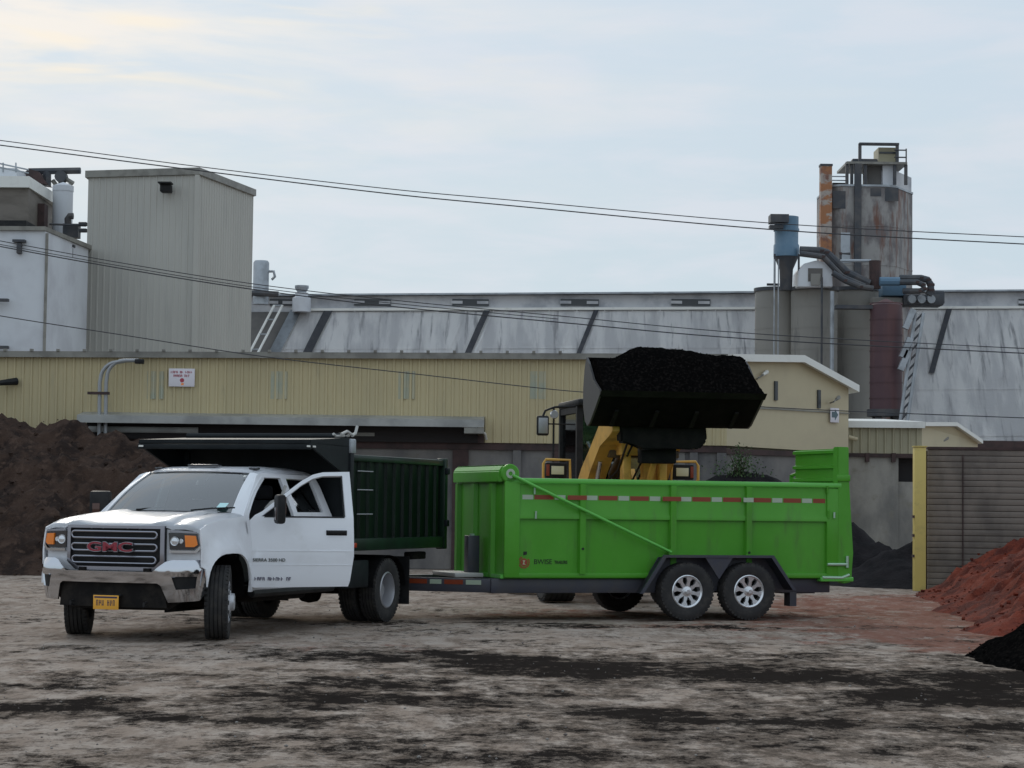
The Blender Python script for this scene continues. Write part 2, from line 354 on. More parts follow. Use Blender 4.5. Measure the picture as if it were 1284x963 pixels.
# ------------------------------------------------------------------ ground
def dens(lo, hi, fine_lo, fine_hi, step, grow=1.22):
    a = []; x = fine_lo
    while x < fine_hi: a.append(x); x += step
    d = step
    while x < hi: a.append(x); d *= grow; x += d
    a.append(hi); d = step * grow; x = fine_lo - d; b = []
    while x > lo: b.append(x); d *= grow; x -= d
    b.append(lo); return b[::-1] + a
gx = dens(-900, 900, -12, 12, 0.16); gy = dens(-60, 1800, 12, 46, 0.16)
ell = [(740, 836, 190, 9, 1.0), (900, 846, 150, 8, 0.8), (560, 822, 130, 6, 0.75), (430, 818, 130, 4, 0.6), (300, 900, 110, 6, 0.9), (330, 905, 60, 4, 0.5), (60, 884, 70, 9, 0.7), (60, 855, 50, 4, 0.4),
       (430, 860, 110, 14, 0.5), (470, 880, 150, 10, 0.5), (900, 905, 190, 16, 0.55), (1120, 850, 150, 9, 0.9), (1180, 870, 150, 12, 0.85), (1250, 855, 120, 16, 1.0), (1000, 934, 70, 5, 0.8), (780, 890, 120, 6, 0.6),
       (700, 868, 60, 3, 0.7), (540, 935, 90, 14, 0.55), (100, 952, 80, 7, 0.45), (1200, 905, 120, 8, 0.5), (750, 948, 120, 8, 0.5), (1040, 820, 50, 3, 0.5), (540, 783, 110, 4, 0.7),
       (160, 772, 160, 5, 0.4), (760, 784, 220, 3, 0.9), (1130, 722, 60, 12, 0.8), (620, 792, 60, 3, 0.4)]  # thin dark ellipses in front of the trailer paint its shadow on the dirt
EL = []
for px, py, ax, ay, st in ell:
    c = G(px, py); EL.append((c.x, c.y, ax * c.y / F, (G(px, py - ay).y - G(px, py + ay).y) / 2, st))
redl = []
for px, py, ax, ay, st in [(1150, 790, 120, 12, 1.0), (1060, 778, 170, 8, 0.8), (1190, 808, 70, 9, 1.0), (1120, 762, 160, 14, 0.9), (900, 786, 180, 4, 0.6), (1000, 800, 90, 4, 0.5), (1230, 790, 80, 30, 1.0), (450, 812, 130, 6, 0.3), (760, 770, 160, 6, 0.5)]:
    c = G(px, py); redl.append((c.x, c.y, ax * c.y / F, (G(px, py - ay).y - G(px, py + ay).y) / 2, st))
TRK = [(14.2, .03, 0, .35), (15.3, -.05, 1, .3), (16.6, .06, 2, .4), (17.0, .05, 2.2, .3), (18.6, -.04, 3, .4), (19.8, .02, 4, .4), (21.3, -.05, 5, .45), (21.9, -.055, 5.1, .35), (22.9, .03, 1.5, .35), (24.3, -.02, .5, .3), (26.2, .03, 2.5, .35), (28.2, -.02, 3.5, .5)]
bm = bmesh.new(); dark = []; red = []; grime = []
rows = []
for y in gy:
    row = []
    for x in gx:
        near = 1 if (-14 < x < 14 and 8 < y < 48) else 0
        z = 0
        if near: z = 0.018 * fbm(x * 0.5, y * 0.5) + 0.006 * fbm(x * 3, y * 3)
        row.append(bm.verts.new((x, y, z - 0.012)))
        d = r_ = 0.0
        if near:
            wx = x + 0.5 * fbm(x * 0.9, y * 0.6, 3); wy = y + 0.6 * fbm(x * 0.9, y * 0.6, 9)
            for cx, cy, ax, ay, st in EL:
                q = ((wx - cx) / ax) ** 2 + ((wy - cy) / ay) ** 2
                if q < 4: d = max(d, st * (1 - sst(q, 0.15, 2.2)))
            for cx, cy, ax, ay, st in redl:
                q = ((wx - cx) / ax) ** 2 + ((wy - cy) / ay) ** 2
                if q < 4: r_ = max(r_, st * (1 - sst(q, 0.3, 2.5)))
        gm = 0.0
        if near:
            gm = (0.16 + 0.38 * sst(x, -3.5, 1.0)) * (1 - sst(y, 21, 26)) + 0.20 * sst(math.hypot((x + 3.5), (y - 17)) , 3.5, 1.0)
            gm += 0.10 * fbm(x * 0.3, y * 0.3, 2)
            for y0_, sl_, ph_, st_ in TRK:
                dd = y - (y0_ + sl_ * x + 0.25 * math.sin(x * 0.5 + ph_))
                if abs(dd) < 0.6: gm += st_ * math.exp(-(dd / 0.17) ** 2) * sst(noise.noise((x * 0.35, y0_, ph_)), -0.15, 0.2)
            if x > 4.8 and 25.5 < y < 40: r_ = max(r_, sst(x, 4.8, 6.6) * (1 - sst(y, 37, 40)))
        dark.append(d * 0.72); red.append(r_); grime.append(gm)
    rows.append(row)
for a, b in zip(rows, rows[1:]):
    for i in range(len(a) - 1): bm.faces.new((a[i], a[i + 1], b[i + 1], b[i])).smooth = True
me = bpy.data.meshes.new('ground'); bm.to_mesh(me); bm.free()
for nm, arr in (('spill_shade', dark), ('redspill', red), ('grime', grime)):
    at = me.attributes.new(nm, 'FLOAT', 'POINT'); at.data.foreach_set('value', arr)
ground = bpy.data.objects.new('ground', me); C.objects.link(ground); ground['kind'] = 'structure'
m = bpy.data.materials.new('yard_dirt'); m.use_nodes = True; MATS['yard_dirt'] = m; me.materials.append(m)
t = m.node_tree; n = t.nodes; l = t.links; P = n['Principled BSDF']; P.inputs['Specular IOR Level'].default_value = 0.0
geo = n.new('ShaderNodeNewGeometry')
def nz(sc, st=(1, 1, 1), det=8, ro=0.6, dist=0.0):
    mp = n.new('ShaderNodeMapping'); mp.inputs['Scale'].default_value = st; l.new(geo.outputs['Position'], mp.inputs[0])
    x = n.new('ShaderNodeTexNoise'); x.inputs['Scale'].default_value = sc; x.inputs['Detail'].default_value = det; x.inputs['Roughness'].default_value = ro
    x.inputs['Distortion'].default_value = dist; l.new(mp.outputs[0], x.inputs[0]); return x.outputs[0]
def mth(op, a, b, clamp=False):
    x = n.new('ShaderNodeMath'); x.operation = op; x.use_clamp = clamp
    for i, v in enumerate((a, b)):
        if isinstance(v, (int, float)): x.inputs[i].default_value = v
        else: l.new(v, x.inputs[i])
    return x.outputs[0]
def rg(v, a, b, c=0.0, d=1.0):
    x = n.new('ShaderNodeMapRange'); x.interpolation_type = 'SMOOTHSTEP'; l.new(v, x.inputs[0])
    for i, q in enumerate((a, b, c, d)): x.inputs[i + 1].default_value = q
    return x.outputs[0]
def mx(f, a, b):
    x = n.new('ShaderNodeMix'); x.data_type = 'RGBA'; l.new(f, x.inputs[0])
    for i, v in ((6, a), (7, b)):
        if isinstance(v, tuple): x.inputs[i].default_value = (*v, 1)
        else: l.new(v, x.inputs[i])
    return x.outputs[2]
def attr(nm):
    a = n.new('ShaderNodeAttribute'); a.attribute_name = nm; return a.outputs['Fac']
col = mx(rg(nz(0.30, (1, 0.7, 1)), 0.35, 0.65), (0.37, 0.295, 0.240), (0.27, 0.212, 0.170))
col = mx(rg(nz(3.0, (1, 0.4, 1), 12, 0.75), 0.42, 0.60), col, (0.43, 0.36, 0.305))
col = mx(mth('MULTIPLY', rg(nz(2.4, (1, 0.32, 1), 12, 0.80), 0.50, 0.62), 0.7), col, (0.17, 0.128, 0.100))
col = mx(mth('MULTIPLY', rg(nz(13, (1, 0.35, 1), 8, 0.8), 0.54, 0.64), 0.55), col, (0.10, 0.082, 0.07))
fine = nz(3.2, (0.8, 0.5, 1), 12, 0.8)
sp1 = rg(mth('ADD', attr('redspill'), mth('MULTIPLY', mth('SUBTRACT', fine, 0.5), 4.2)), 0.30, 0.95)
col = mx(mth('MULTIPLY', sp1, 0.7), col, (0.215, 0.072, 0.046))
fine2 = nz(1.2, (0.8, 0.6, 1), 14, 0.80, 0.3)
fine3 = nz(6.0, (0.8, 0.5, 1), 10, 0.85)
ff = mth('ADD', mth('MULTIPLY', mth('SUBTRACT', fine2, 0.5), 4.2), mth('MULTIPLY', mth('SUBTRACT', fine3, 0.5), 4.0))
sp0 = rg(mth('ADD', mth('ADD', attr('spill_shade'), attr('grime')), ff), 0.20, 0.60)
col = mx(mth('MULTIPLY', sp0, 0.72), col, (0.085, 0.067, 0.054))
sp = rg(mth('ADD', mth('ADD', attr('spill_shade'), mth('MULTIPLY', attr('grime'), 0.5)), ff), 0.42, 0.74)
col = mx(mth('MULTIPLY', sp, 0.93), col, (0.016, 0.0135, 0.0125))
l.new(col, P.inputs['Base Color']); l.new(rg(nz(1.6), 0.3, 0.7, 0.75, 0.95), P.inputs['Roughness'])
bp = n.new('ShaderNodeBump'); bp.inputs['Distance'].default_value = 0.03; bp.inputs['Strength'].default_value = 1; l.new(nz(7, (0.8, 1, 1), 10, 0.7), bp.inputs['Height']); l.new(bp.outputs[0], P.inputs['Normal'])

# ------------------------------------------------------------------ piles
def pile(name, hf, x0, x1, y0, y1, step, m, label, cat='pile', rough=0.06, seed=0.0, clods=0, cs=(.02, .05)):
    bm = bmesh.new(); nx = int((x1 - x0) / step); ny = int((y1 - y0) / step); g = {}
    for j in range(ny + 1):
        for i in range(nx + 1):
            x = x0 + i * step; y = y0 + j * step; h = hf(x, y)
            k = sst(h, -0.05, 0.5)
            h += k * (rough * 2.2 * fbm(x * 0.9, y * 0.9, seed) + rough * 1.6 * fbm(x * 2.6, y * 2.6, seed + 5) + rough * 0.9 * noise.noise((x * 7, y * 7, seed)))
            h += (1 - k) * 0.05 * fbm(x * 3, y * 3, seed)
            g[i, j] = (x, y, h)
    V = {}
    def vv(k):
        if k not in V: V[k] = bm.verts.new(g[k])
        return V[k]
    for j in range(ny):
        for i in range(nx):
            ks = [(i, j), (i + 1, j), (i + 1, j + 1), (i, j + 1)]
            if max(g[k][2] for k in ks) < -0.03: continue
            bm.faces.new([vv(k) for k in ks]).smooth = True
    rnd = random.Random(int(seed * 7) + 1); keys = [k for k in V if g[k][2] > 0.0]
    for _ in range(clods):
        k = rnd.choice(keys); c = Vector(g[k]) + Vector((rnd.uniform(-step, step), rnd.uniform(-step, step), 0)); sz = rnd.uniform(*cs) * (0.6 if rnd.random() < .7 else 1.2)
        M = Matrix.Translation(c) @ Matrix.Rotation(rnd.uniform(0, 3), 4, 'Z') @ Matrix.Rotation(rnd.uniform(0, 3), 4, 'X') @ Matrix.Diagonal((sz * rnd.uniform(1, 2.2), sz, sz * rnd.uniform(.4, 1), 1))
        q = [bm.verts.new(M @ (Vector((a_, b_, c_)) * rnd.uniform(.38, .55))) for a_ in (-1, 1) for b_ in (-1, 1) for c_ in (-1, 1)]
        for f_ in ((0, 1, 3, 2), (4, 6, 7, 5), (0, 4, 5, 1), (2, 3, 7, 6), (0, 2, 6, 4), (1, 5, 7, 3)): bm.faces.new([q[k_] for k_ in f_])
    me = bpy.data.meshes.new(name); bm.to_mesh(me); bm.free(); me.materials.append(MATS[m])
    o = bpy.data.objects.new(name, me); C.objects.link(o); return tag(o, label, cat)
def interp(tab, x):
    if x <= tab[0][0]: return tab[0][1]
    for (a, b), (c, d) in zip(tab, tab[1:]):
        if x <= c: return b + (d - b) * (x - a) / (c - a)
    return tab[-1][1]
crest = []
for px, py in [(-60, 500), (0, 513), (20, 515), (30, 523), (60, 526), (75, 522), (92, 527), (109, 537), (131, 545), (153, 553), (207, 574), (260, 605), (330, 640), (400, 690)]:
    p = W(px, py, 47.6); crest.append((p.x, p.z + 0.22 * sst(230 - px, 0, 100)))
crest = [(-26, 2.2), (-17, 3.7)] + crest + [(-2.5, -0.4)]
def h_left(x, y):
    c = interp(crest, x)
    front = 0.66 * (y - (43.0 + 0.35 * fbm(x * 0.4, 2)))
    back = c - 0.5 * (y - 47.6) if y > 47.6 else 9
    v = min(c, front, back)
    return v - 0.12 * math.exp(-((front - c) / 0.6) ** 2) if v > 0.2 else v
pile('soil_pile', h_left, -24, -2.5, 42.0, 51.5, 0.11, 'soil_brown', 'tall dark brown soil pile against the yellow warehouse', rough=0.11, seed=1, clods=2200, cs=(.02, .06))
def h_red(x, y):
    foot = 6.35 + 0.5 * fbm(y * 0.25, 4) + (0.9 * sst(y, 31, 38)) - 0.5 * sst(y, 31, 26.5)
    f = 0.55 * (x - foot)
    cap = 2.9 - 0.25 * abs(y - 33)
    fr = 0.55 * (y - 26.4) ; bk = 0.6 * (39.6 - y)
    a = min(f, fr, bk, cap)
    if a > 0 and a < 0.3: a = a * 0.8
    return a - 0.02
pile('red_mulch_pile', h_red, 4.6, 17, 25.5, 40.0, 0.09, 'mulch_red', 'reddish brown mulch pile spilling in from the right edge', rough=0.085, seed=11, clods=4500, cs=(.012, .034))
def h_blk(x, y):
    d = math.hypot(x - 8.1, (y - 21.9) * 0.85)
    return 0.60 * (3.32 - d) + 0.05 * fbm(x * 2, y * 2)
pile('black_mulch_pile', h_blk, 4.2, 11, 18.5, 25.2, 0.06, 'mulch_black', 'black mulch pile in the foreground at the right edge', rough=0.06, seed=21, clods=1500, cs=(.01, .03))
def cone(cx, cy, h, s=0.62):
    return lambda x, y: h - s * math.hypot(x - cx, y - cy)
p = W(1150, 683, 43.4)
pile('dark_mulch_pile', cone(p.x, 43.4, p.z + 0.1, 0.5), p.x - 4, p.x + 3.5, 40.5, 47, 0.09, 'pile_dark', 'low charcoal mulch pile just left of the yellow post', rough=0.05, seed=31)
p = W(1062, 676, 46.5)
pile('dark_mulch_pile', cone(p.x, 46.5, p.z + 0.1, 0.55), p.x - 3.4, p.x + 3.4, 43.6, 49.6, 0.09, 'pile_dark', 'small dark pile at the concrete wall behind the green trailer tail', rough=0.05, seed=41)
p = W(932, 588, 47.6)
pile('dark_mulch_pile', lambda x, y, p=p: min(p.z + 0.05 - 0.35 * abs(x - p.x) - 0.1 * (x - p.x) ** 2, p.z - 0.7 * abs(y - 47.6)), p.x - 4, p.x + 4, 43.6, 50.2, 0.11, 'pile_dark', 'dark pile with a shrub showing above the green trailer side', rough=0.05, seed=51)
SHR = (p.x - 0.1, 47.5, p.z - 0.1)

# ------------------------------------------------------------------ warehouse (yellow) and its wings
def corrugated(b, A, D, Ln, z0, ztop, pitch, depth, nrm, cap=0.0):
    """ribbed metal sheet from A along D; ztop(s) gives the top edge"""
    D = Vector(D).normalized(); nrm = Vector(nrm).normalized(); s = 0.0; prof = []
    while s < Ln:
        for q, d in ((0.0, 0), (0.60, 0), (0.68, 1), (0.88, 1), (0.96, 0)):
            if s + q * pitch <= Ln: prof.append((s + q * pitch, d * depth))
        s += pitch
    prof.append((Ln, 0))
    lo = [Vector((A[0], A[1], z0)) + D * s + nrm * d for s, d in prof]
    hi = [Vector((A[0], A[1], ztop(s))) + D * s + nrm * d for s, d in prof]
    b.sheet([lo, hi], 0.0)
    bk0 = [Vector((A[0], A[1], z0)) + D * s - nrm * 0.08 for s in (0, Ln)]; bk1 = [Vector((A[0], A[1], ztop(s))) + D * s - nrm * 0.08 for s in (0, Ln)]
    b.sheet([bk0, bk1])
    return b
WY = 50.0
zE = W(730, 449, WY).z; zEl = W(0, 446, WY).z
zB = W(600, 555, WY).z
cor = W(912, 450, WY)
xl = W(-190, 446, WY).x
wh = thing('warehouse', 'long low pale yellow ribbed metal warehouse on a grey concrete base', 'warehouse', (0, WY, 0))
def LO(v, y0=WY): return (v[0], v[1] - y0, v[2])
eave = lambda x: zEl + (zE - zEl) * (x - W(0, 446, WY).x) / (W(730, 449, WY).x - W(0, 446, WY).x)
b = B(); corrugated(b, (xl, 0), (1, 0, 0), cor.x - xl, zB, lambda s: eave(xl + s), 0.195, 0.035, (0, -1, 0)); b.build('siding', 'yellow_siding', wh, recalc=False, smooth=False)
# angled end face
e1 = W(1000, 451, 51.7); e2 = W(1064, 484, 53.0)
D = Vector((e2.x - cor.x, 3.0, 0)); Le = D.length; sp_pk = (Vector((e1.x - cor.x, 1.7, 0))).length
zc, zp, ze = eave(cor.x), e1.z, e2.z
zBr = W(1060, 568, 53).z
def ztop(s): return zc + (zp - zc) * s / sp_pk if s < sp_pk else zp + (ze - zp) * (s - sp_pk) / (Le - sp_pk)
nE = Vector((D.y, -D.x, 0)).normalized()
b = B()
q0 = Vector((cor.x, 0, 0)); Du = D.normalized()
pts = [(0, zB), (Le, zBr), (Le, ze), (sp_pk, zp), (0, zc)]
f_ = [q0 + Du * s + Vector((0, 0, z)) for s, z in pts]; k_ = [p + Vector((-0.02, 0.15, 0)) for p in f_]
b.poly(f_); b.poly(k_[::-1])
for i in range(5): b.poly([f_[i], k_[i], k_[(i + 1) % 5], f_[(i + 1) % 5]])
b.build('end_wall', 'tan_siding', wh, smooth=False)
b = B()
b.box((q0 + Du * Le / 2 + nE * 0.03 + Vector((0, 0, W(1000, 514.5, 51.7).z))), (Le, 0.02, 0.03), Matrix.Rotation(math.atan2(D.y, D.x), 4, 'Z')); b.build('seam', 'grey_trim', wh)
# roof: gutter, slabs
def slab(b, a, c, wdt, th, back):
    a = Vector(a); c = Vector(c); bk = Vector(back)
    v = [a, c, c + bk, a + bk]; b.poly(v); u = [p - Vector((0, 0, th)) for p in v]; b.poly(u[::-1])
    for i in range(4): b.poly([v[i], u[i], u[(i + 1) % 4], v[(i + 1) % 4]])
    return b
b = B()
slab(b, (xl, -0.16, eave(xl) + 0.10), (cor.x, -0.16, eave(cor.x) + 0.10), 0, 0.14, (0, 9, 0.5))
x = xl
while x < W(735, 449, WY).x:
    b.box((x, -0.14, eave(x) + 0.125), (0.07, 0.12, 0.05)); x += 0.61
b.build('roof', 'grey_trim', wh, smooth=False)
b = B(); o_ = nE * 0.22
P0 = q0 + Vector((0, 0, zc + 0.10)) + o_; P1 = q0 + Du * sp_pk + Vector((0, 0, zp + 0.10)) + o_; P2 = q0 + Du * (Le + 0.15) + Vector((0, 0, ze + 0.02)) + o_
slab(b, P0, P1, 0, 0.17, (-1.2, 9.2, 0.3)); slab(b, P1 + Vector((0, 0, 0.001)), P2, 0, 0.17, (-1.2, 9.2, 0.0)); b.build('roof_trim', 'white_trim', wh, smooth=False)
b = B()  # side return of the wing so the volume closes
b.bb(xl, cor.x - 0.02, 0.25, 9.0, 0, zE - 0.05); b.prism([(cor.x - 0.02, 0.3), ((q0 + Du * Le).x - 0.05, 3.05), ((q0 + Du * Le).x - 0.25, 9.0), (cor.x - 0.02, 9.0)], 'xy', 0, ze - 0.1)
b.build('wall_core', 'tan_dim', wh, smooth=False)
# concrete base with pilasters
b = B(); x0c = xl
b.bb(xl, cor.x, 0.10, 0.24, 0, zB); b.build('concrete_base', 'old_concrete', wh, smooth=False)
b = B(); b.bb(xl, cor.x, 0.02, 0.16, zB - 0.16, zB - 0.004); b.build('girt', 'rust_dark', wh, smooth=False)
for pxc, wpx in ((577, 20), (648, 10), (700, 16), (870, 10), (905, 12)):
    a = W(pxc - wpx / 2, 600, WY).x; c = W(pxc + wpx / 2, 600, WY).x
    B().bb(a, c, 0.03, 0.098, 0, zB - 0.165).build('pilaster', 'rust_dark' if pxc in (577, 700) else 'old_concrete', wh, smooth=False)
for pxc, wd_ in ((745, 7), (795, 12), (850, 9), (930, 6), (962, 14)):
    a = W(pxc, 600, WY).x
    if a < cor.x: B().bb(a, a + wd_ / 54, 0.075, 0.098, 0, zB - 0.17).build('stained_strip', 'bay_concrete' if wd_ > 8 else 'rust_dark', wh, smooth=False)
b = B(); b.prism([(cor.x, 0.1), ((q0 + Du * Le).x, 3.1), ((q0 + Du * Le).x - 0.1, 3.3), (cor.x - 0.1, 0.3)], 'xy', 0, zBr - 0.03)
b.build('concrete_base', 'old_concrete', wh, smooth=False)
b = B(); b.prism([(cor.x, 0.02), ((q0 + Du * Le).x, 3.02), ((q0 + Du * Le).x - 0.1, 3.25), (cor.x - 0.1, 0.25)], 'xy', zBr - 0.13, zBr - 0.006)
b.build('girt', 'rust_dark', wh, smooth=False)
# slit windows on end face
for px, y0_, y1_ in ((972, 478, 502), (1026, 489, 512)):
    s = (W(px, 490, WY + 1.2).x - cor.x) / (D.x) * Le
    for _ in range(4):
        yy = WY + D.y * s / Le; s = (W(px, 490, yy).x - cor.x) / D.x * Le
    yy = WY + D.y * s / Le; za, zb_ = W(px, y1_, yy).z, W(px, y0_, yy).z
    c = q0 + Du * s + nE * 0.02
    B().box((c.x, c.y, (za + zb_) / 2), (0.10, 0.05, zb_ - za), Matrix.Rotation(math.atan2(D.y, D.x), 4, 'Z')).build('slit_window', 'window_dark', wh)
# faded repair panels
for px in (195, 350, 510, 675):
    a = W(px, 484, WY); b = B()
    corrugated(b, (a.x - 0.195, -0.004), (1, 0, 0), 0.39, a.z - 0.30, lambda s: a.z + 0.34, 0.195, 0.035, (0, -1, 0))
    b.build('repair_panel', 'patch_panel', wh, recalc=False, smooth=False)
# canopy over the loading docks
ca = W(97, 521, WY - 0.7); cb = W(607, 527, WY - 0.7)
b = B(); zt_ = (ca.z + cb.z) / 2
b.prism([(-0.75, zt_ - 0.16), (-0.75, zt_ + 0.01), (0.05, zt_ + 0.12), (0.05, zt_ - 0.02), (-0.6, zt_ - 0.12)], 'yz', ca.x, cb.x); cn = b.build('canopy', 'awning_metal', wh, smooth=False)
b = B(); b.bb(ca.x + 0.1, cb.x - 0.15, -0.10, 0.02, zt_ - 0.50, zt_ - 0.03); b.build('dock_opening_shade', 'void_shade', wh)  # dark box paints the shaded recess under the canopy
b = B(); b.bb(ca.x + 0.15, W(250, 530, WY).x, -0.16, -0.11, zt_ - 0.36, zt_ - 0.22, bev=0.01); b.build('dock_light_strip', 'awning_metal', wh)
a2 = W(607, 545, WY)
b = B(); b.bb(W(245, 545, WY).x, a2.x, -0.06, 0.02, zB - 0.01, zB + 0.17); b.build('dock_beam', 'rust_dark', wh)
for pxs in ((250, 278, 546), (425, 470, 545)):
    a = W(pxs[0], pxs[2], WY); c = W(pxs[1], pxs[2], WY); B().bb(a.x, c.x, -0.12, -0.07, a.z - 0.03, a.z + 0.05).build('door_track', 'grey_trim', wh)
b = B(); cb2 = W(607, 530, WY - 0.6); b.tube([(cb.x - 0.5, -0.7, zt_ - 0.13), (cb.x - 0.18, -0.65, zt_ - 0.18), (cb.x + 0.02, -0.2, zB + 0.2), (cb.x + 0.05, -0.05, zB + 0.08)], 0.03); b.build('downpipe', 'white_trim', wh)
b = B(); b.bb(cb.x - 0.45, cb.x, -0.74, 0, zt_ - 0.30, zt_ - 0.17); b.build('canopy_bracket', 'grey_trim', wh)

# sign boards on the warehouse
a = W(212, 462, WY - 0.06); c = W(244, 485, WY - 0.06)
sg = thing('sign', 'small white sign with two lines of red writing on the yellow wall', 'sign', ((a.x + c.x) / 2, WY - 0.07, (a.z + c.z) / 2))
sw, sh = c.x - a.x, a.z - c.z
B().bb(-sw / 2, sw / 2, -0.015, 0.015, -sh / 2, sh / 2, bev=0.004).build('board', 'sign_white', sg)
def scribble(name, words, h, cw, y, z, m, parent, x0=None, seed=3):
    """unreadable lettering: one small glyph block per letter"""
    rnd = random.Random(seed); tot = sum(len(wd) * cw for wd in words) + cw * (len(words) - 1); x = -tot / 2 if x0 is None else x0; b = B()
    for wd in words:
        for ch in wd:
            g = cw * 0.14
            k = rnd.random()
            b.bb(x, x + g * 1.6, y - 0.002, y, z - h / 2, z + h / 2)
            if k > 0.3: b.bb(x + g * 1.6, x + cw * 0.75, y - 0.002, y, z + h / 2 - g * 1.6, z + h / 2)
            if k < 0.8: b.bb(x + g * 1.6, x + cw * 0.7, y - 0.002, y, z - g * 0.8, z + g * 0.8)
            if k > 0.5: b.bb(x + cw * 0.6, x + cw * 0.6 + g * 1.6, y - 0.0021, y + 0.0001, z - h / 2, z + h / 2 - g * 2)
            x += cw
        x += cw
    return b.build(name, m, parent, smooth=False)
scribble('lettering', ['oooo', 'oo', 'oooo'], 0.055, 0.042, -0.018, sh * 0.30, 'sign_red', sg)
scribble('lettering', ['ooooo', 'ooo'], 0.055, 0.042, -0.018, sh * 0.10, 'sign_red', sg, seed=5)
B().lathe([(0.002, -0.019), (0.05, -0.019), (0.05, -0.015)], 'y', (0.01, 0, -sh * 0.15), 14).build('mark', 'sign_red', sg)
B().bb(-0.01, 0.05, -0.0188, -0.015, -sh * 0.42, -sh * 0.3).build('mark', 'amber', sg)
# right arrow sign on end face
s = (W(1044, 520, 52.6).x - cor.x) / D.x * Le; yy = WY + D.y * s / Le; pc = W(1044, 520, yy)
sg = thing('sign', 'small white square sign with a dark arrow on the end wall', 'sign', (pc.x, yy, pc.z), math.atan2(D.y, D.x))
for_ = -0.06
B().bb(-0.16, 0.16, for_ - 0.012, for_ + 0.012, -0.19, 0.16, bev=0.005).build('board', 'sign_white', sg)
B().prism([(-0.12, -0.07), (0.0, -0.07), (0.0, -0.14), (0.12, 0.0), (0.0, 0.13), (0.0, 0.07), (-0.12, 0.07)], 'xz', for_ - 0.018, for_ - 0.012).build('arrow', 'sign_slate', sg, smooth=False)
# wall lamps on short arms (end face, small wing, left)
def arm_lamp(px0, py0, px1, py1, Y, label, m='grey_trim', r=0.035):
    a, c = W(px0, py0, Y), W(px1, py1, Y - 0.5)
    t = thing('wall_lamp', label, 'lamp', (c.x, Y - 0.02, c.z), 0, 'arm lamps on the walls'); a2 = a - Vector(t.location); c2 = c - Vector(t.location)
    B().tube([(c2.x, 0.0, c2.z), c2, ((a2 + c2) / 2)], r * 0.6).build('arm', 'grey_trim', t)
    d = (a2 - c2).normalized(); B().tube([(a2 + c2) / 2, a2 - d * 0.02, a2], [r, r * 1.5, r * 1.2], 10).build('lamp_head', m, t); return t
arm_lamp(1064 - 12, 498, 1045, 504, 52.5, 'slanted wall lamp above the white arrow sign')
arm_lamp(962, 466, 951, 474, 50.9, 'wall lamp with a bright head beside the raised bucket', 'white_trim')

# smaller wing on the right
Y2 = 54.0
a = W(1062, 533, Y2); c = W(1156, 537, Y2); bz0 = W(1063, 568, Y2).z; bz1 = W(1150, 569, Y2).z
sm = thing('annex_building', 'small tan annex with a white roof edge right of the warehouse', 'building', (a.x, Y2, 0))
Lf = c.x - a.x
b = B(); corrugated(b, (-2.0, 0), (1, 0, 0), Lf + 2.0, bz0, lambda s: a.z, 0.2, 0.035, (0, -1, 0)); b.build('siding', 'tan_dim', sm, recalc=False, smooth=False)
Y3 = 57.0; pk = W(1196, 533, (Y2 + Y3) / 2); fe = W(1226, 553, Y3)
b = B(); V_ = [(Lf, 0, bz0), (fe.x - a.x, Y3 - Y2, bz0 - 0.25), (fe.x - a.x, Y3 - Y2, fe.z - 0.03), (pk.x - a.x, 1.5, pk.z - 0.05), (Lf, 0, a.z)]
b.poly(V_); b.poly([(x - 0.02, y + 0.1, z) for x, y, z in V_][::-1]); b.build('end_wall', 'tan_siding', sm, smooth=False)
b = B(); slab(b, (-2.0, -0.16, a.z + 0.09), (Lf + 0.05, -0.16, c.z + 0.16), 0, 0.16, (0, 6, 0.3)); o2 = Vector((0.06, -0.14, 0))
slab(b, Vector((Lf, -0.02, c.z + 0.15)) + o2, Vector((pk.x - a.x, 1.5, pk.z + 0.07)) + o2, 0, 0.10, (-1.4, 5, 0)); slab(b, Vector((pk.x - a.x, 1.5, pk.z + 0.071)) + o2, Vector((fe.x - a.x + 0.05, Y3 - Y2, fe.z + 0.03)) + o2, 0, 0.10, (-1.4, 4, 0))
b.build('roof', 'white_trim', sm, smooth=False)
b = B(); b.bb(-2.0, Lf, -0.03, 0.2, bz0 - 0.09, bz0 - 0.005); b.build('girt', 'rust_dark', sm)
b = B(); b.tube([W(1064, 548, Y2 - 0.2) - Vector((a.x, Y2, 0)), W(1075, 551, Y2 - 0.2) - Vector((a.x, Y2, 0))], 0.05); b.build('wall_lamp', 'tan_siding', sm)
# concrete bay under it
b = B(); xr = W(1127, 600, Y2).x - a.x
b.bb(-2.0, xr, 0.05, 0.35, 0, bz0 - 0.1); b.build('concrete_wall', 'bay_concrete', sm, smooth=False)
b = B(); b.bb(xr, xr + 0.6, 0.12, 0.3, 0, bz0 - 0.7); b.build('concrete_wall', 'bay_concrete', sm, smooth=False)
b = B(); b.bb(xr - 0.05, xr + 3.5, 0.4, 0.6, 0, bz0 - 0.1); b.build('doorway', 'void_shade', sm, smooth=False)
b = B(); b.bb(xr + 0.6, fe.x - a.x + 0.3, 0.2, 0.38, 0, bz0 - 0.1); b.build('concrete_wall', 'bay_concrete', sm, smooth=False)
for px in (1088, 1121):
    q = W(px, 573, Y2 - 0.1) - Vector((a.x, Y2, 0)); B().bb(q.x - 0.05, q.x + 0.05, -0.08, 0.04, q.z - 0.12, q.z + 0.1).build('bracket', 'rust_dark', sm)
arm_lamp(1188, 549, 1176, 557, 55.4, 'slanted wall lamp on the annex gable'); arm_lamp(1222, 553, 1212, 560, 57.0, 'slanted wall lamp at the annex gable right corner')

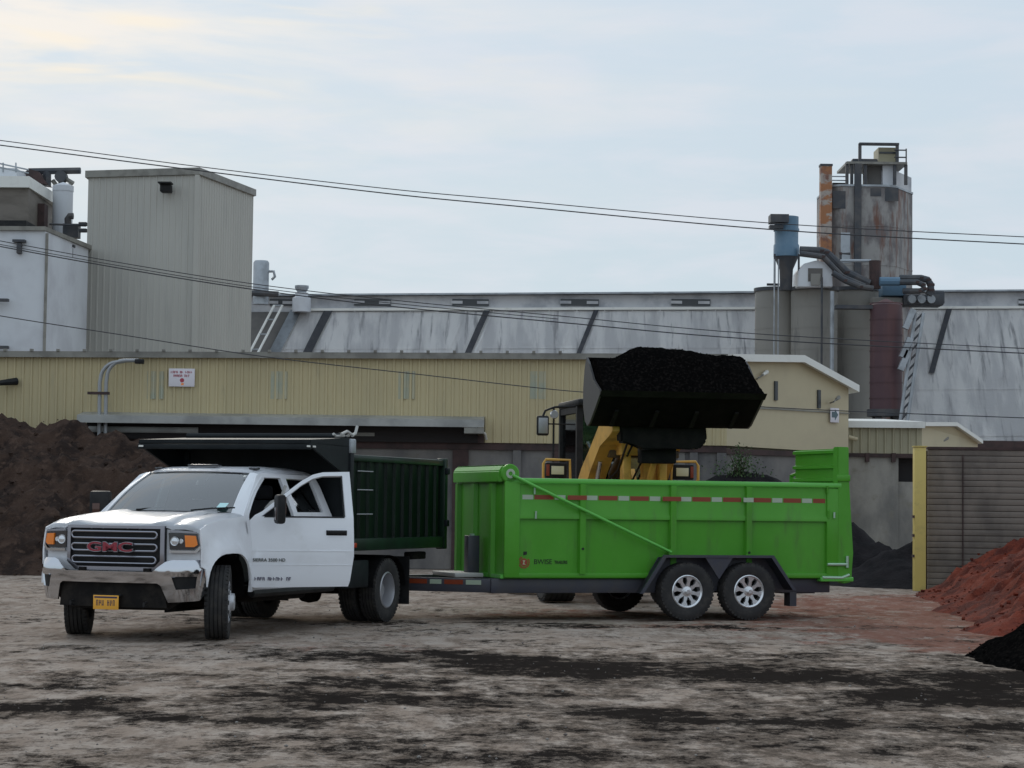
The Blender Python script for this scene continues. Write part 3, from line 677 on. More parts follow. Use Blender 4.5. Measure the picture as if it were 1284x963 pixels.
# conduits on the left
t = thing('conduit_pipe', 'pair of grey gooseneck conduits rising above the soil pile', 'pipe', (W(129, 545, WY - 0.5).x, WY - 0.5, 0))
for dx, dz in ((-4.5, 4), (3.5, 0)):
    pts = [(126 + dx if dx < 0 else 134, 560), (126 + dx + 3 if dx < 0 else 132, 480)]
    base_px = 125 if dx < 0 else 133
    P_ = [W(base_px, 600, WY - 0.5), W(base_px, 480 - 0, WY - 0.5)]
    for k in range(1, 7):
        an = math.pi / 2 * k / 6; rr_ = 22
        P_.append(W(base_px + rr_ * (1 - math.cos(an)) + 1, 474 - rr_ * math.sin(an) + (2 if dx < 0 else 0), WY - 0.5))
    P_.append(W(174 if dx > 0 else 160, 452, WY - 0.5))
    P_[0].z = 0.0
    B().tube([p - Vector(t.location) for p in P_], 0.045, 8).build('conduit', 'conduit', t)
q = W(125, 493, WY - 0.5) - Vector(t.location); B().bb(q.x - 0.27, q.x + 0.22, -0.07, 0.07, q.z - 0.03, q.z + 0.03).build('cross_bar', 'rust_dark', t)
q = W(175, 453, WY - 0.5) - Vector(t.location); B().bb(q.x - 0.1, q.x + 0.1, -0.09, 0.09, q.z - 0.06, q.z + 0.05, bev=0.02).build('lamp_head', 'black_plastic', t)
# dark wall brackets far left
arm_lamp(22, 478, -30, 483, 49.9, 'dark flat flood lamp on the yellow wall at the left edge', 'black_plastic', 0.06)

# ------------------------------------------------------------------ plank bin wall and yellow post
a = G(1158, 741)
bw = thing('plank_wall', 'weathered grey horizontal plank wall behind the red mulch', 'wall', (a.x, a.y + 0.2, 0), R(-3))
hz = W(1160, 563, a.y).z; course = hz / 23
for i in range(23):
    b = B(); x = 0.12; rnd = random.Random(i)
    while x < 11.5:
        ln = rnd.uniform(2.2, 3.6); b.bb(x, min(x + ln - 0.006, 11.6), rnd.uniform(-0.006, 0.004) , 0.12, i * course + 0.004, (i + 1) * course - 0.004, bev=0.006); x += ln
    b.build('plank_course', 'plank_grey', bw)
b = B(); b.bb(0.1, 11.6, -0.03, 0.2, hz, hz + 0.05); b.bb(0.1, 11.6, 0.125, 0.2, 0, hz - 0.02); b.build('backing', 'rust_dark', bw)
for x in (0.75, 2.9, 5.2):
    B().bb(x, x + 0.02, -0.035, 0.12, 0.1, hz - 0.1).build('seam_strip', 'rust_dark', bw)
pt = thing('bollard_post', 'tall scuffed yellow steel post at the end of the plank wall', 'post', (G(1153, 741).x, a.y, 0))
b = B(); b.bb(-0.105, 0.105, -0.1, 0.12, 0, hz + 0.03, bev=0.012); b.build('post', 'post_yellow', pt)
B().bb(-0.12, 0.12, -0.115, 0.135, hz + 0.035, hz + 0.055).build('cap', 'post_yellow', pt)
for zq in (0.62, 1.0, 1.35): B().bb(-0.135, -0.10, -0.09, 0.03, zq, zq + 0.05).build('hinge_lug', 'rust_dark', pt)

# ------------------------------------------------------------------ tall tower block and silos on the left
TY = 75.0
c0 = W(248, 214, TY); c1 = W(318, 241, TY + 5.4); c2 = W(111, 218, TY + 1.0)
tw = thing('tower_building', 'tall windowless beige grey metal clad tower block', 'building', (c0.x, TY, 0))
def loc0(p, t): return p - Vector(t.location)
A1 = loc0(c1, tw); A2 = loc0(c2, tw)
dR = Vector((A1.x, A1.y, 0)); dL = Vector((A2.x, A2.y, 0))
b = B(); corrugated(b, (A2.x, A2.y), -dL, dL.length, 0, lambda s: c2.z + (c0.z - c2.z) * s / dL.length, 0.24, 0.022, (-0.2, -1, 0))
b.build('front_siding', 'tower_siding', tw, recalc=False, smooth=False)
b = B(); corrugated(b, (0, 0), dR, dR.length, 0, lambda s: c0.z + (c1.z - c0.z) * s / dR.length, 0.24, 0.022, (1, -0.2, 0)); b.build('side_siding', 'tower_siding', tw, recalc=False, smooth=False)
far = A1 + dL; b = B()
for q, hq in ((Vector((0, 0, 0)), c0.z),): pass
b.sheet([[(A2.x, A2.y, 0), (far.x, far.y, 0), (A1.x, A1.y, 0)], [(A2.x, A2.y, c2.z), (far.x, far.y, c2.z - 1), (A1.x, A1.y, c1.z)]]); b.build('back_wall', 'tower_siding', tw)
b = B(); V_ = [(A2.x - 0.1, A2.y - 0.1, c2.z), (0.08, -0.12, c0.z), (A1.x + 0.1, A1.y, c1.z), (far.x, far.y, c2.z - 1)]
b.poly([(x, y, z + 0.10) for x, y, z in V_]); b.poly([(x, y, z - 0.14) for x, y, z in V_][::-1])
for i in range(4):
    p, q = V_[i], V_[(i + 1) % 4]; b.poly([(p[0], p[1], p[2] + .1), (q[0], q[1], q[2] + .1), (q[0], q[1], q[2] - .14), (p[0], p[1], p[2] - .14)])
b.build('roof', 'grey_trim', tw, smooth=False)
B().bb(-0.08, 0.07, -0.09, 0.02, 0, c0.z - 0.15).build('corner_trim', 'tower_siding', tw)
q = loc0(W(209, 237, TY), tw); b = B(); b.box((q.x, -0.1, q.z), (0.38, 0.45, 0.28), bev=0.04); b.box((q.x, -0.28, q.z + 0.16), (0.46, 0.5, 0.05)); b.build('floodlight', 'black_plastic', tw)

# white concrete block
YB = 70.0
ca_ = W(57, 289, YB); cr_ = W(111, 300, YB + 5)
wb = thing('white_silo_block', 'plain white concrete block at the left edge', 'building', (ca_.x, YB, 0)); A = loc0(cr_, wb)
b = B(); b.prism([(-14, 0.5), (0, 0), (A.x, A.y), (A.x - 2, A.y + 7), (-14, 12)], 'xy', 0, ca_.z - 0.02); b.build('wall', 'silo_white', wb, smooth=False)
b = B(); b.prism([(-14.1, 0.35), (0.02, -0.12), (A.x + 0.12, A.y), (A.x - 1.9, A.y + 7.1), (-14, 12.1)], 'xy', ca_.z - 0.015, ca_.z + 0.12); b.build('coping', 'grey_trim', wb, smooth=False)
for px, py in ((25, 312), (90, 318)):
    q = loc0(W(px, py, YB + (0 if px < 57 else 3.3)), wb); b = B(); b.box((q.x, q.y - 0.05, q.z), (0.14, 0.3, 0.35), bev=0.02); b.box((q.x, q.y - 0.1, q.z + 0.24), (0.40 if px < 50 else 0.22, 0.3, 0.08)); b.build('wall_light', 'dark_steel', wb)
for py in (377, 436):
    q = loc0(W(0, py, YB), wb); b = B(); b.box((q.x - 0.3, -0.2, q.z), (1.25, 0.22, 0.09)); b.box((q.x - 0.65, -0.1, q.z - 0.05), (0.5, 0.3, 0.18)); b.build('bracket', 'dark_steel', wb)
q = loc0(W(56, 440, YB), wb); B().tube([(q.x, -0.06, 0), (q.x, -0.06, ca_.z - 0.1)], 0.05).build('downpipe', 'grey_trim', wb)
# brown block on top, with white roof, plant
YC = 76.0
k0 = W(36, 236, YC); k1 = W(66, 248, YC + 4.5); bs = W(36, 284, YC)
bb_ = thing('brown_penthouse', 'brown brick rooftop house with pale roof edge behind the white block', 'building', (k0.x, YC, 0)); A = loc0(k1, bb_)
b = B(); b.prism([(-9, 0.4), (0, 0), (A.x, A.y), (A.x - 1, A.y + 5), (-9, 9)], 'xy', bs.z - 6, k0.z); b.build('wall', 'brown_block', bb_, smooth=False)
b = B(); b.prism([(-9.2, 0.2), (0.05, -0.2), (A.x + 0.2, A.y - 0.1), (A.x - 0.8, A.y + 5.2), (-9, 9.2)], 'xy', k0.z + 0.003, k0.z + 0.40); b.build('roof', 'white_trim', bb_, smooth=False)
b = B(); b.prism([(-9.2, 0.0), (0.05, -0.5), (A.x + 0.2, A.y - 0.4), (A.x - 0.8, A.y + 5.2), (-9, 9.2)], 'xy', bs.z - 0.15, bs.z + 0.15); b.build('ledge', 'black_plastic', bb_, smooth=False)
q = loc0(W(50, 272, YC + 2), bb_); B().box((q.x, q.y, q.z), (0.45, 0.6, 0.9)).build('window', 'rust_dark', bb_)
q0_ = loc0(W(22, 212, YC + 3), bb_)
b = B(); b.bb(-9, q0_.x + 0.2, 2, 7, k0.z + 0.40, W(22, 216, YC + 3).z); b.build('upper_roof', 'silo_white', bb_, smooth=False)
# roof machinery: conveyor boom, pulley gear
mc = thing('conveyor_head', 'dark conveyor head with a long boom on the brown rooftop house', 'conveyor', W(55, 228, 80)); 
def lp(px, py, Y=80, t=mc): return W(px, py, Y) - Vector(t.location)
B().tube([lp(36, 215), lp(101, 214)], 0.13, 6).build('boom', 'dark_steel', mc)
b = B(); b.prism([(lp(34, 219).x, lp(34, 219).z), (lp(40, 214).x, lp(40, 214).z), (lp(52, 218).x, lp(52, 218).z), (lp(62, 233).x, lp(62, 233).z), (lp(48, 231).x, lp(48, 231).z), (lp(34, 227).x, lp(34, 227).z)], 'xz', -0.5, 0.5); b.build('housing', 'rust_dark', mc)
B().tube([lp(59, 214), lp(59, 233)], 0.16, 6).build('post', 'dark_steel', mc)
for x0, y0, x1, y1 in ((66, 226, 76, 240), (76, 216, 76, 240), (76, 220, 82, 224), (82, 224, 92, 230), (70, 233, 90, 233)):
    B().tube([lp(x0, y0), lp(x1, y1)], 0.09, 6).build('strut', 'grey_trim', mc)
b = B(); b.lathe([(0.01, -0.2), (0.22, -0.2), (0.22, 0.2), (0.01, 0.2)], 'y', lp(77, 222), 12); b.build('pulley', 'dark_steel', mc)
rl = thing('guard_rail', 'thin pale guard rail on the roof at the left edge', 'railing', W(15, 215, 78))
for y0, y1 in ((203, 213), (208, 217)): B().tube([W(-10, y0, 78) - Vector(rl.location), W(36, y1, 78) - Vector(rl.location)], 0.03, 5).build('rail', 'galv', rl)
for x_ in (4, 20): B().tube([W(x_, 204, 78) - Vector(rl.location), W(x_, 216, 78) - Vector(rl.location)], 0.03, 5).build('baluster', 'galv', rl)
tk = thing('roof_tank', 'pale ribbed tank with pipes beside the brown rooftop house', 'tank', W(78, 285, 79)); p0 = W(66, 240, 79); p1 = W(90, 285, 79)
rad = (p1.x - p0.x) / 2; B().lathe([(rad, p1.z - tk.location.z - 2), (rad, p0.z - tk.location.z), (rad * 1.05, p0.z - tk.location.z), (rad * 1.05, p0.z - tk.location.z + 0.2), (0.01, p0.z - tk.location.z + 0.35)], 'z', (0, 0, 0), 24).build('shell', 'silo_white', tk)
B().tube([W(85, 292, 78) - Vector(tk.location), W(85, 274, 78) - Vector(tk.location), W(87, 271, 78) - Vector(tk.location), W(92, 271, 78) - Vector(tk.location)], 0.12, 8).build('vent_pipe', 'dark_steel', tk)
B().tube([W(62, 281, 77.5) - Vector(tk.location), W(108, 283, 77.5) - Vector(tk.location)], 0.04, 6).build('rail', 'dark_steel', tk)
for px_, py_ in ((104, 281), (104, 289)):
    B().box(W(px_, py_, 77.5) - Vector(tk.location), (0.3, 0.2, 0.14), bev=0.03).build('floodlight', 'dark_steel', tk)
B().box(W(90, 290, 78) - Vector(tk.location), (0.55, 0.5, 0.5)).build('motor', 'dark_steel', tk)

# ------------------------------------------------------------------ storage barn with long steep roof
BY = 105.0
def roofline(px, py): 
    q = W(px, py, BY); q.y = BY; return q
bar = thing('storage_barn', 'long storage barn with a steep weathered white roof and a window band along the ridge', 'barn', (0, BY, 0))
zr = lambda x: 11.0 + 0.016 * x        # ridge side top of slope
zl = W(365, 391, BY); zrr = W(1284, 388, BY)
def ztopx(x): return zl.z + (zrr.z - zl.z) * (x - zl.x) / (zrr.x - zl.x)
def slope(x, t):
    """t metres down the curved slope, skewed to the left"""
    zdrop = t * 0.80 + 0.012 * t * t; fwd = t * 0.55
    return Vector((x - 0.33 * t, -fwd, ztopx(x) - zdrop))
b = B(); xs = [zl.x + i * (zrr.x + 12 - zl.x) / 60 for i in range(61)]
b.sheet([[slope(x, t_) for x in xs] for t_ in (0, 1, 2, 3, 4, 5, 6, 7, 8, 9, 9.6)], 0.25)
x = zl.x + 0.4
while x < zrr.x + 11:
    b.sheet([[slope(x, t_) + Vector((0, -0.05, 0.04)), slope(x + 0.05, t_) + Vector((0, -0.05, 0.04))] for t_ in (0, 1, 2, 3, 4, 5, 6, 7, 8, 9, 9.6)], 0.06); x += 1.35
for t_ in (2.3, 4.7, 7.1): b.sheet([[slope(xs[0], t_) + Vector((0, -0.03, 0.02)), slope(xs[-1], t_) + Vector((0, -0.03, 0.02))], [slope(xs[0], t_ + .05) + Vector((0, -0.03, 0.02)), slope(xs[-1], t_ + .05) + Vector((0, -0.03, 0.02))]], 0.04)
b.build('roof_slope', 'barn_roof', bar)
b = B(); zbt = W(480, 371, BY).z; zbt2 = W(1284, 366, BY).z
def zband(x): return zbt + (zbt2 - zbt) * (x - W(480, 371, BY).x) / (W(1284, 366, BY).x - W(480, 371, BY).x)
xa = W(318, 371, BY).x - 3; xb = zrr.x + 12
b.poly([(xa, 0.15, ztopx(xa) - 0.3), (xb, 0.15, ztopx(xb) - 0.3), (xb, 0.15, zband(xb)), (xa, 0.15, zband(xa))]); b.poly([(xa, 8, 0), (xb, 8, 0), (xb, 8, zband(xb)), (xa, 8, zband(xa))][::-1])
b.poly([(xb, 0.15, 0), (xb, 8, 0), (xb, 8, zband(xb)), (xb, 0.15, zband(xb))]); b.poly([(xa, 0.15, 0), (xa, 8, 0), (xa, 8, zband(xa)), (xa, 0.15, zband(xa))]); b.build('clerestory_wall', 'barn_band', bar, smooth=False)
b = B(); slab(b, (xa, -0.25, zband(xa) + 0.10), (xb, -0.25, zband(xb) + 0.10), 0, 0.08, (0, 8.5, 0.2)); b.build('top_roof', 'galv', bar, smooth=False)
b = B(); slab(b, (zl.x, -0.12, ztopx(zl.x) + 0.16), (xb, -0.12, ztopx(xb) + 0.16), 0, 0.12, (0, 0.3, 0)); b.build('ridge_flashing', 'white_trim', bar, smooth=False)
for px0, px1 in ((338, 366), (444, 490), (567, 613), (703, 751), (842, 891), (1278, 1330)):
    u = W(px0, 380, BY); v = W(px1, 380, BY); zc_ = W((px0 + px1) / 2, 379, BY).z; f = B().bb(u.x, v.x, 0.06, 0.14, zc_ - 0.16, zc_ + 0.16).build('window', 'window_dark', bar)
    mid = (u.x + v.x) / 2
    for x_ in ((u.x * 3 + mid) / 4, (v.x * 2 + mid) / 3): B().bb(x_ - 0.28, x_ + 0.28, 0.03, 0.058, zc_ - 0.07, zc_ + 0.07).build('pane', 'barn_band', f)
for px, wpx, nseg, m_ in ((412, 11, 9.6, 'strip_dark'), (611, 8, 9.6, 'strip_dark'), (748, 6, 9.6, 'strip_dark'), (1190, 7, 3.9, 'strip_dark')):
    x0 = W(px, 392, BY).x; wd_ = wpx / 25.8; b = B(); rows_ = []
    k = 0.0
    while k <= nseg + 0.01: rows_.append([slope(x0 - wd_ / 2, k) + Vector((0, -0.10, 0.06)), slope(x0 + wd_ / 2, k) + Vector((0, -0.10, 0.06))]); k += nseg / 10
    b.sheet(rows_, 0.08); b.build('roof_strip', m_, bar)
# left gable edge : light metal stair/duct
b = B(); b.sheet([[slope(zl.x - 0.0, k) + Vector((0, -0.15, 0.1)), slope(zl.x + 0.55, k) + Vector((0, -0.15, 0.1))] for k in (0, 2, 4, 6, 8)], 0.1); b.build('gable_duct', 'galv', bar)
b = B(); b.poly([(xa, -0.05, 0), (zl.x - 2.6, -0.05, 0), slope(zl.x, 5), slope(zl.x, 0)] + [(xa, -0.05, ztopx(xa) + 0.0)]); b.build('gable_wall', 'barn_wall_dark', bar, smooth=False)
for dx in (-0.35, -0.75):
    B().tube([slope(zl.x + dx, k) + Vector((0, -0.7, 0.25)) for k in (0, 3, 6, 8)], 0.06, 6).build('stair_rail', 'white_trim', bar)
for k in range(9):
    B().tube([slope(zl.x - 0.35, k * 0.9) + Vector((0, -0.7, 0.25)), slope(zl.x - 0.75, k * 0.9) + Vector((0, -0.7, 0.25))], 0.04, 5).build('stair_tread', 'galv', bar)
# brown ledge at the foot on the right
b = B(); u = W(1085, 556, 88); b.bb(u.x, u.x + 14, -17, -14, 0, W(1200, 552, 88).z); b.build('foot_wall', 'rust_dark', bar, smooth=False)
# vent stacks
vt = thing('roof_vent', 'capped vent stack on the barn ridge near the beige tower', 'vent', W(378, 386, BY - 0.5)); z1 = W(378, 362, BY).z - vt.location.z
b = B(); b.lathe([(0.45, -0.2), (0.45, z1 - 0.5), (0.32, z1 - 0.45), (0.32, z1 - 0.25)], 'z', n=14); b.build('stack', 'silo_white', vt)
b = B(); b.lathe([(0.01, z1 + 0.1), (0.34, z1 + 0.1), (0.34, z1 - 0.02), (0.2, z1 - 0.25), (0.01, z1 - 0.25)], 'z', n=14); b.build('cap', 'galv', vt)
vt = thing('dust_collector', 'small pale cylindrical dust collector beside the beige tower', 'tank', W(327, 366, BY - 2)); z1 = W(327, 327, BY - 2).z - vt.location.z
b = B(); b.lathe([(0.38, -0.6), (0.38, z1 - 0.1), (0.32, z1), (0.01, z1)], 'z', n=18); b.build('shell', 'galv', vt)
B().tube([(0.3, 0, z1 - 0.5), (0.6, 0, z1 - 0.5), (0.66, 0, z1 - 0.75), (0.5, 0, z1 - 0.9)], 0.07, 8).build('pipe', 'galv', vt)
B().tube([(-0.5, -0.5, -0.1), (0.9, -0.5, -0.15)], 0.14, 8).build('base_beam', 'dark_steel', vt)

# ------------------------------------------------------------------ silo group on the right
SY = 97.0
def silo(px0, px1, pyt, Y, label, m='silo_concrete', base=-2.0):
    u = W(px0, pyt, Y); v = W(px1, pyt, Y); r_ = (v.x - u.x) / 2; t = thing('silo', label, 'silo', ((u.x + v.x) / 2, Y, 0), 0, 'grey concrete silos')
    b = B(); b.lathe([(r_, 0), (r_, u.z - 0.1), (r_ * 0.2, u.z + 0.05), (0.01, u.z + 0.05)], 'z', n=40); b.build('shell', m, t)
    B().lathe([(r_ + 0.06, u.z - 0.18), (r_ + 0.06, u.z - 0.02), (r_ - 0.05, u.z - 0.02), (r_ - 0.05, u.z - 0.18)], 'z', n=40, closed=True).build('rim', 'dark_steel', t)
    b = B()
    for k in range(1, 12): b.lathe([(r_ + 0.012, u.z * k / 12), (r_ + 0.012, u.z * k / 12 + 0.03), (r_ - 0.02, u.z * k / 12 + 0.03), (r_ - 0.02, u.z * k / 12)], 'z', n=40, closed=True)
    b.build('band', m, t); return t
silo(947, 1003, 361, SY, 'left of the three grey concrete silos, below the blue cyclone')
silo(992, 1050, 360, SY - 1.2, 'middle grey concrete silo carrying the small white house')
silo(1040, 1104, 361, SY + 0.6, 'right grey concrete silo behind the maroon cylinder')
t = thing('drain_pipe', 'pale vertical pipe on the middle grey silo', 'pipe', W(1043, 480, SY - 3)); B().tube([(0, 0, -3), (0, 0, 4.0)], 0.09, 8).build('pipe', 'galv', t)
B().tube([(-0.45, 0, -9), (-0.45, 0, 4.6)], 0.05, 6).build('pipe', 'dark_steel', t)
t = thing('ladder', 'thin ladder rising to the blue cyclone on the left silo', 'ladder', W(973, 440, SY - 2.6))
for dx in (-0.09, 0.09): B().tube([(dx, 0, -4), (dx, 0, W(973, 325, SY - 2.6).z - t.location.z)], 0.03, 6).build('rail', 'galv', t)
# maroon cylinder
t = thing('maroon_bin', 'maroon cylindrical bin standing beside the grey silos', 'silo', (W(1111, 400, 93).x, 93, 0)); r_ = (W(1131, 400, 93).x - W(1091, 400, 93).x) / 2; zt1 = W(1110, 383, 93).z; zb1 = W(1110, 518, 93).z
B().lathe([(r_, zb1), (r_, zt1), (0.01, zt1 + 0.3)], 'z', n=32).build('shell', 'maroon_steel', t)
B().lathe([(r_ + 0.12, zb1 - 0.15), (r_ + 0.12, zb1 + 0.15), (0.01, zb1 + 0.15)], 'z', n=32).build('ring_beam', 'dark_steel', t)
for k in range(4): B().bb(*(lambda a: (math.cos(a) * r_ * .8 - .12, math.cos(a) * r_ * .8 + .12, math.sin(a) * r_ * .8 - .12, math.sin(a) * r_ * .8 + .12))(math.pi / 4 + k * math.pi / 2), 0, zb1 - 0.14).build('leg', 'dark_steel', t)
B().box((-r_ - 0.7, 0, zt1 - 0.1), (1.6, 0.6, 0.16)).build('catwalk', 'dark_steel', t)
for k in range(7): B().lathe([(r_ + 0.02, zb1 + 0.6 + k * 0.68), (r_ + 0.02, zb1 + 0.66 + k * 0.68), (r_ - 0.02, zb1 + 0.63 + k * 0.68)], 'z', n=32, closed=True).build('band', 'maroon_steel', t)
# blue cyclone
t = thing('blue_cyclone', 'faded blue dust cyclone on thin legs above the left silo', 'tank', (W(986, 300, 95).x, 95, 0)); zq = lambda py: W(986, py, 95).z; r_ = (W(1002, 300, 95).x - W(971, 300, 95).x) / 2
B().lathe([(0.01, zq(272)), (r_ * .98, zq(272)), (r_ * .98, zq(287)), (r_ * 1.04, zq(287)), (r_ * 1.04, zq(290)), (r_ * .96, zq(290)), (r_ * .96, zq(306)), (r_ * 1.04, zq(308)), (r_ * 1.04, zq(322)), (0.01, zq(322))], 'z', n=28).build('drum', 'blue_steel', t)
B().lathe([(r_ * 0.98, zq(322) - 0.01), (r_ * 0.55, zq(338)), (r_ * 0.5, zq(364))], 'z', n=24).build('cone', 'dark_steel', t)
b = B(); b.box((-r_ * 0.75, -0.5, zq(277)), (0.8, 0.9, 0.35)); b.box((-r_ * 0.95, -0.5, zq(287)), (0.6, 0.5, 0.15)); b.build('inlet', 'dark_steel', t)
for dx in (-0.56, 0.5): B().tube([(dx, -0.4, zq(362)), (dx, -0.4, zq(320))], 0.05, 6).build('leg', 'dark_steel', t)
B().tube([(-0.85, 0, zq(357)), (-0.3, 0, zq(357))], 0.06, 6).build('deck', 'dark_steel', t)
# small white house on silo
t = thing('silo_house', 'small white bent hood with a dark opening on the middle silo', 'hood', (W(1019, 345, 95).x, 95, W(1019, 360, 95).z)); lx = lambda px, py: (W(px, py, 95).x - t.location.x, W(px, py, 95).z - t.location.z)
b = B(); b.prism([lx(998, 362), lx(999, 341), lx(1005, 333), lx(1020, 329), lx(1034, 332), lx(1040, 338), lx(1041, 362)], 'xz', -0.8, 1.2, bev=0.03); b.build('hood', 'silo_white', t)
b = B(); u, v = lx(1010, 355), lx(1028, 339); b.bb(u[0], v[0], -0.83, -0.7, u[1], v[1]); b.build('opening', 'barn_wall_dark', t)
b = B(); u, v = lx(1013, 360), lx(1025, 346); b.bb(u[0], v[0], -0.95, -0.83, u[1], v[1]); b.build('hatch', 'silo_concrete', t)
# rusty chimney
t = thing('rusty_chimney', 'square rust stained chimney left of the rusty tower', 'chimney', (W(1035, 300, 101).x, 101, 0)); hw = (W(1042, 300, 101).x - W(1028, 300, 101).x) / 2
B().bb(-hw, hw, -hw, hw, 0, W(1035, 208, 101).z).build('shaft', 'rust_chimney', t, smooth=False)
B().bb(-hw - .03, hw + .03, -hw - .03, hw + .03, W(1035, 209, 101).z, W(1035, 206.5, 101).z).build('cap', 'dark_steel', t)
# rusty tower: an octagonal bin
t = thing('rusty_tower', 'tall rust streaked grey bin tower with an open platform on top', 'tower', (W(1092, 300, 101).x, 101, 0)); TZ = lambda py: W(1092, py, 101).z; TX = lambda px: W(px, 300, 101).x - t.location.x
xa_, xb_, xc_ = TX(1041), TX(1119), W(1144, 300, 103.4).x - t.location.x
fp = [(xa_, 0.3), (xa_ + 0.5, 0.0), (xb_ - 0.3, 0), (xb_ + 0.2, 0.3), (xc_, 2.4), (xc_, 4.5), (xa_, 4.5)]
B().prism(fp, 'xy', 0, TZ(234)).build('shell', 'rust_tower', t, sharp=20)
B().prism([(x_ * 1.01, y_ - 0.05) for x_, y_ in fp], 'xy', TZ(234) + .003, TZ(231.5)).build('rim', 'galv', t)
for k in range(1, 9): B().prism([(x_ * 1.004, y_ - 0.02) for x_, y_ in fp], 'xy', TZ(234) * k / 9 - .03, TZ(234) * k / 9 + .03).build('band', 'rust_tower', t)
for px_, w_, za_, zb_ in ((1118, .32, 252, 235), (1052, .30, 262, 240), (1060, .22, 330, 292), (1098, .25, 246, 236)): B().bb(TX(px_) - w_, TX(px_) + w_, -.02, -.008, TZ(za_), TZ(zb_)).build('patch_plate', 'dark_steel' if px_ != 1060 else 'galv', t)
B().prism([(xb_ - 0.7, 0.6), (xb_ + 0.2, 0.4), (xc_ - 0.03, 2.5), (xc_ - 0.03, 4.4), (xb_ - 0.7, 4.4)], 'xy', TZ(231), TZ(212)).build('upper_wall', 'barn_band', t, smooth=False)
for px, w_ in ((1075, 0.16),): B().bb(TX(px) - w_, TX(px) + w_, -0.2, -0.01, TZ(360), TZ(206)).build('riser_pipe', 'dark_steel', t)
b = B(); b.bb(TX(1090), TX(1107), 0.5, 2, TZ(231), TZ(206)); b.build('stair_box', 'barn_wall_dark', t, smooth=False)
b = B(); b.bb(TX(1108), TX(1125), 0.3, 2, TZ(231), TZ(206)); b.build('stair_box', 'silo_white', t, smooth=False)
B().bb(TX(1061), TX(1137), -0.1, 3, TZ(206), TZ(203)).build('platform', 'grey_trim', t)
for px in (1062, 1068, 1085, 1122, 1136): B().bb(TX(px) - .07, TX(px) + .07, 0, 0.14, TZ(231), TZ(206)).build('post', 'dark_steel', t)
for px in (1079, 1126): B().bb(TX(px) - .07, TX(px) + .07, 0.2, 0.34, TZ(203), TZ(179)).build('post', 'dark_steel', t)
B().bb(TX(1078), TX(1128), 0.15, 0.5, TZ(180.5), TZ(178)).build('top_beam', 'dark_steel', t)
b = B(); b.bb(TX(1104), TX(1127), 0.6, 2, TZ(203), TZ(182)); b.build('head_house', 'tan_dim', t, smooth=False)
B().bb(TX(1105), TX(1126), 0.55, 0.6, TZ(190), TZ(187.5)).build('louvre', 'window_dark', t)
b = B(); b.box((TX(1087), 0.9, TZ(201)), (1.2, 0.6, 0.35), bev=0.05); b.build('motor', 'dark_steel', t)
for y0 in (187, 196): B().tube([(TX(1122), 0.2, TZ(y0)), (TX(1137), 0.2, TZ(y0))], 0.035, 5).build('rail', 'dark_steel', t)
B().tube([(TX(1137), 0.2, TZ(185)), (TX(1137), 0.2, TZ(204))], 0.035, 5).build('rail', 'dark_steel', t)
for y0 in (221, 226): B().tube([(TX(1043), 0.2, TZ(y0)), (TX(1062), 0.2, TZ(y0))], 0.03, 5).build('rail', 'galv', t)
b = B(); b.box((TX(1054), 0.8, TZ(229.5)), (0.6, 0.5, 0.16)); b.build('roof_unit', 'black_plastic', t)
B().tube([(TX(1061), 0.1, TZ(203)), (TX(1061), 0.1, TZ(231))], 0.03, 5).build('rail', 'dark_steel', t)
# ducts
def duct(pts, Y, r_, label, m='dark_steel', grp='process ducts around the tower'):
    P_ = [W(px, py, Y) for px, py in pts]; t = thing('duct_pipe', label, 'pipe', P_[0], 0, grp); B().tube([p - P_[0] for p in P_], r_, 10).build('pipe', m, t); 
    b = B()
    for p in P_[1:-1]: b.lathe([(r_ * 1.12, -0.05), (r_ * 1.12, 0.05), (r_ * .8, 0.05), (r_ * .8, -0.05)], 'z', p - P_[0], 10, closed=True)
    b.build('flange', 'rust_dark', t); return t
duct([(1003, 314), (1030, 315), (1036, 317), (1062, 342), (1090, 356)], 94.5, 0.19, 'upper dark duct sloping from the blue cyclone')
duct([(1003, 318), (1032, 322), (1056, 347), (1084, 359)], 94.0, 0.13, 'lower dark duct sloping from the blue cyclone')
duct([(1044, 342), (1060, 352), (1080, 360), (1095, 362)], 93.6, 0.13, 'short duct among the pipes on the right silo')
duct([(1128, 349), (1155, 349), (1163, 351), (1167, 357), (1167, 364), (1164, 370)], 94.5, 0.16, 'outer U bend duct right of the rusty tower')
duct([(1128, 354), (1150, 354), (1157, 357), (1159, 362), (1153, 365), (1132, 365)], 94.2, 0.13, 'inner U bend duct right of the rusty tower')
duct([(1103, 353), (1128, 353)], 94.3, 0.2, 'short pale blue duct at the foot of the rusty tower', 'blue_steel')
duct([(1097, 327), (1097, 362)], 94.8, 0.26, 'rusty vertical duct at the foot of the rusty tower', 'rust_dark')
duct([(1054, 327), (1092, 327)], 95.2, 0.07, 'thin horizontal pipe before the rusty tower', 'galv')
duct([(1066, 318), (1054, 318), (1054, 345)], 95.4, 0.06, 'thin bent pipe before the rusty tower')
t = thing('fan_unit', 'cluster of dark fan housings between the tower and the barn roof', 'machine', W(1150, 378, 96)); lq = lambda px, py, Y=96: W(px, py, Y) - Vector(t.location)
for x0, x1, y0, y1, m_, dy_ in ((1130, 1180, 384, 371, 'dark_steel', 0), (1104, 1134, 372, 358, 'blue_steel', .07), (1168, 1182, 382, 366, 'dark_steel', .12), (1092, 1130, 384, 374, 'silo_concrete', .17)):
    u, v = lq(x0, y0), lq(x1, y1); B().bb(u.x, v.x, -0.6 + dy_, 0.6 - dy_, u.z, v.z, bev=0.05).build('housing', m_, t)
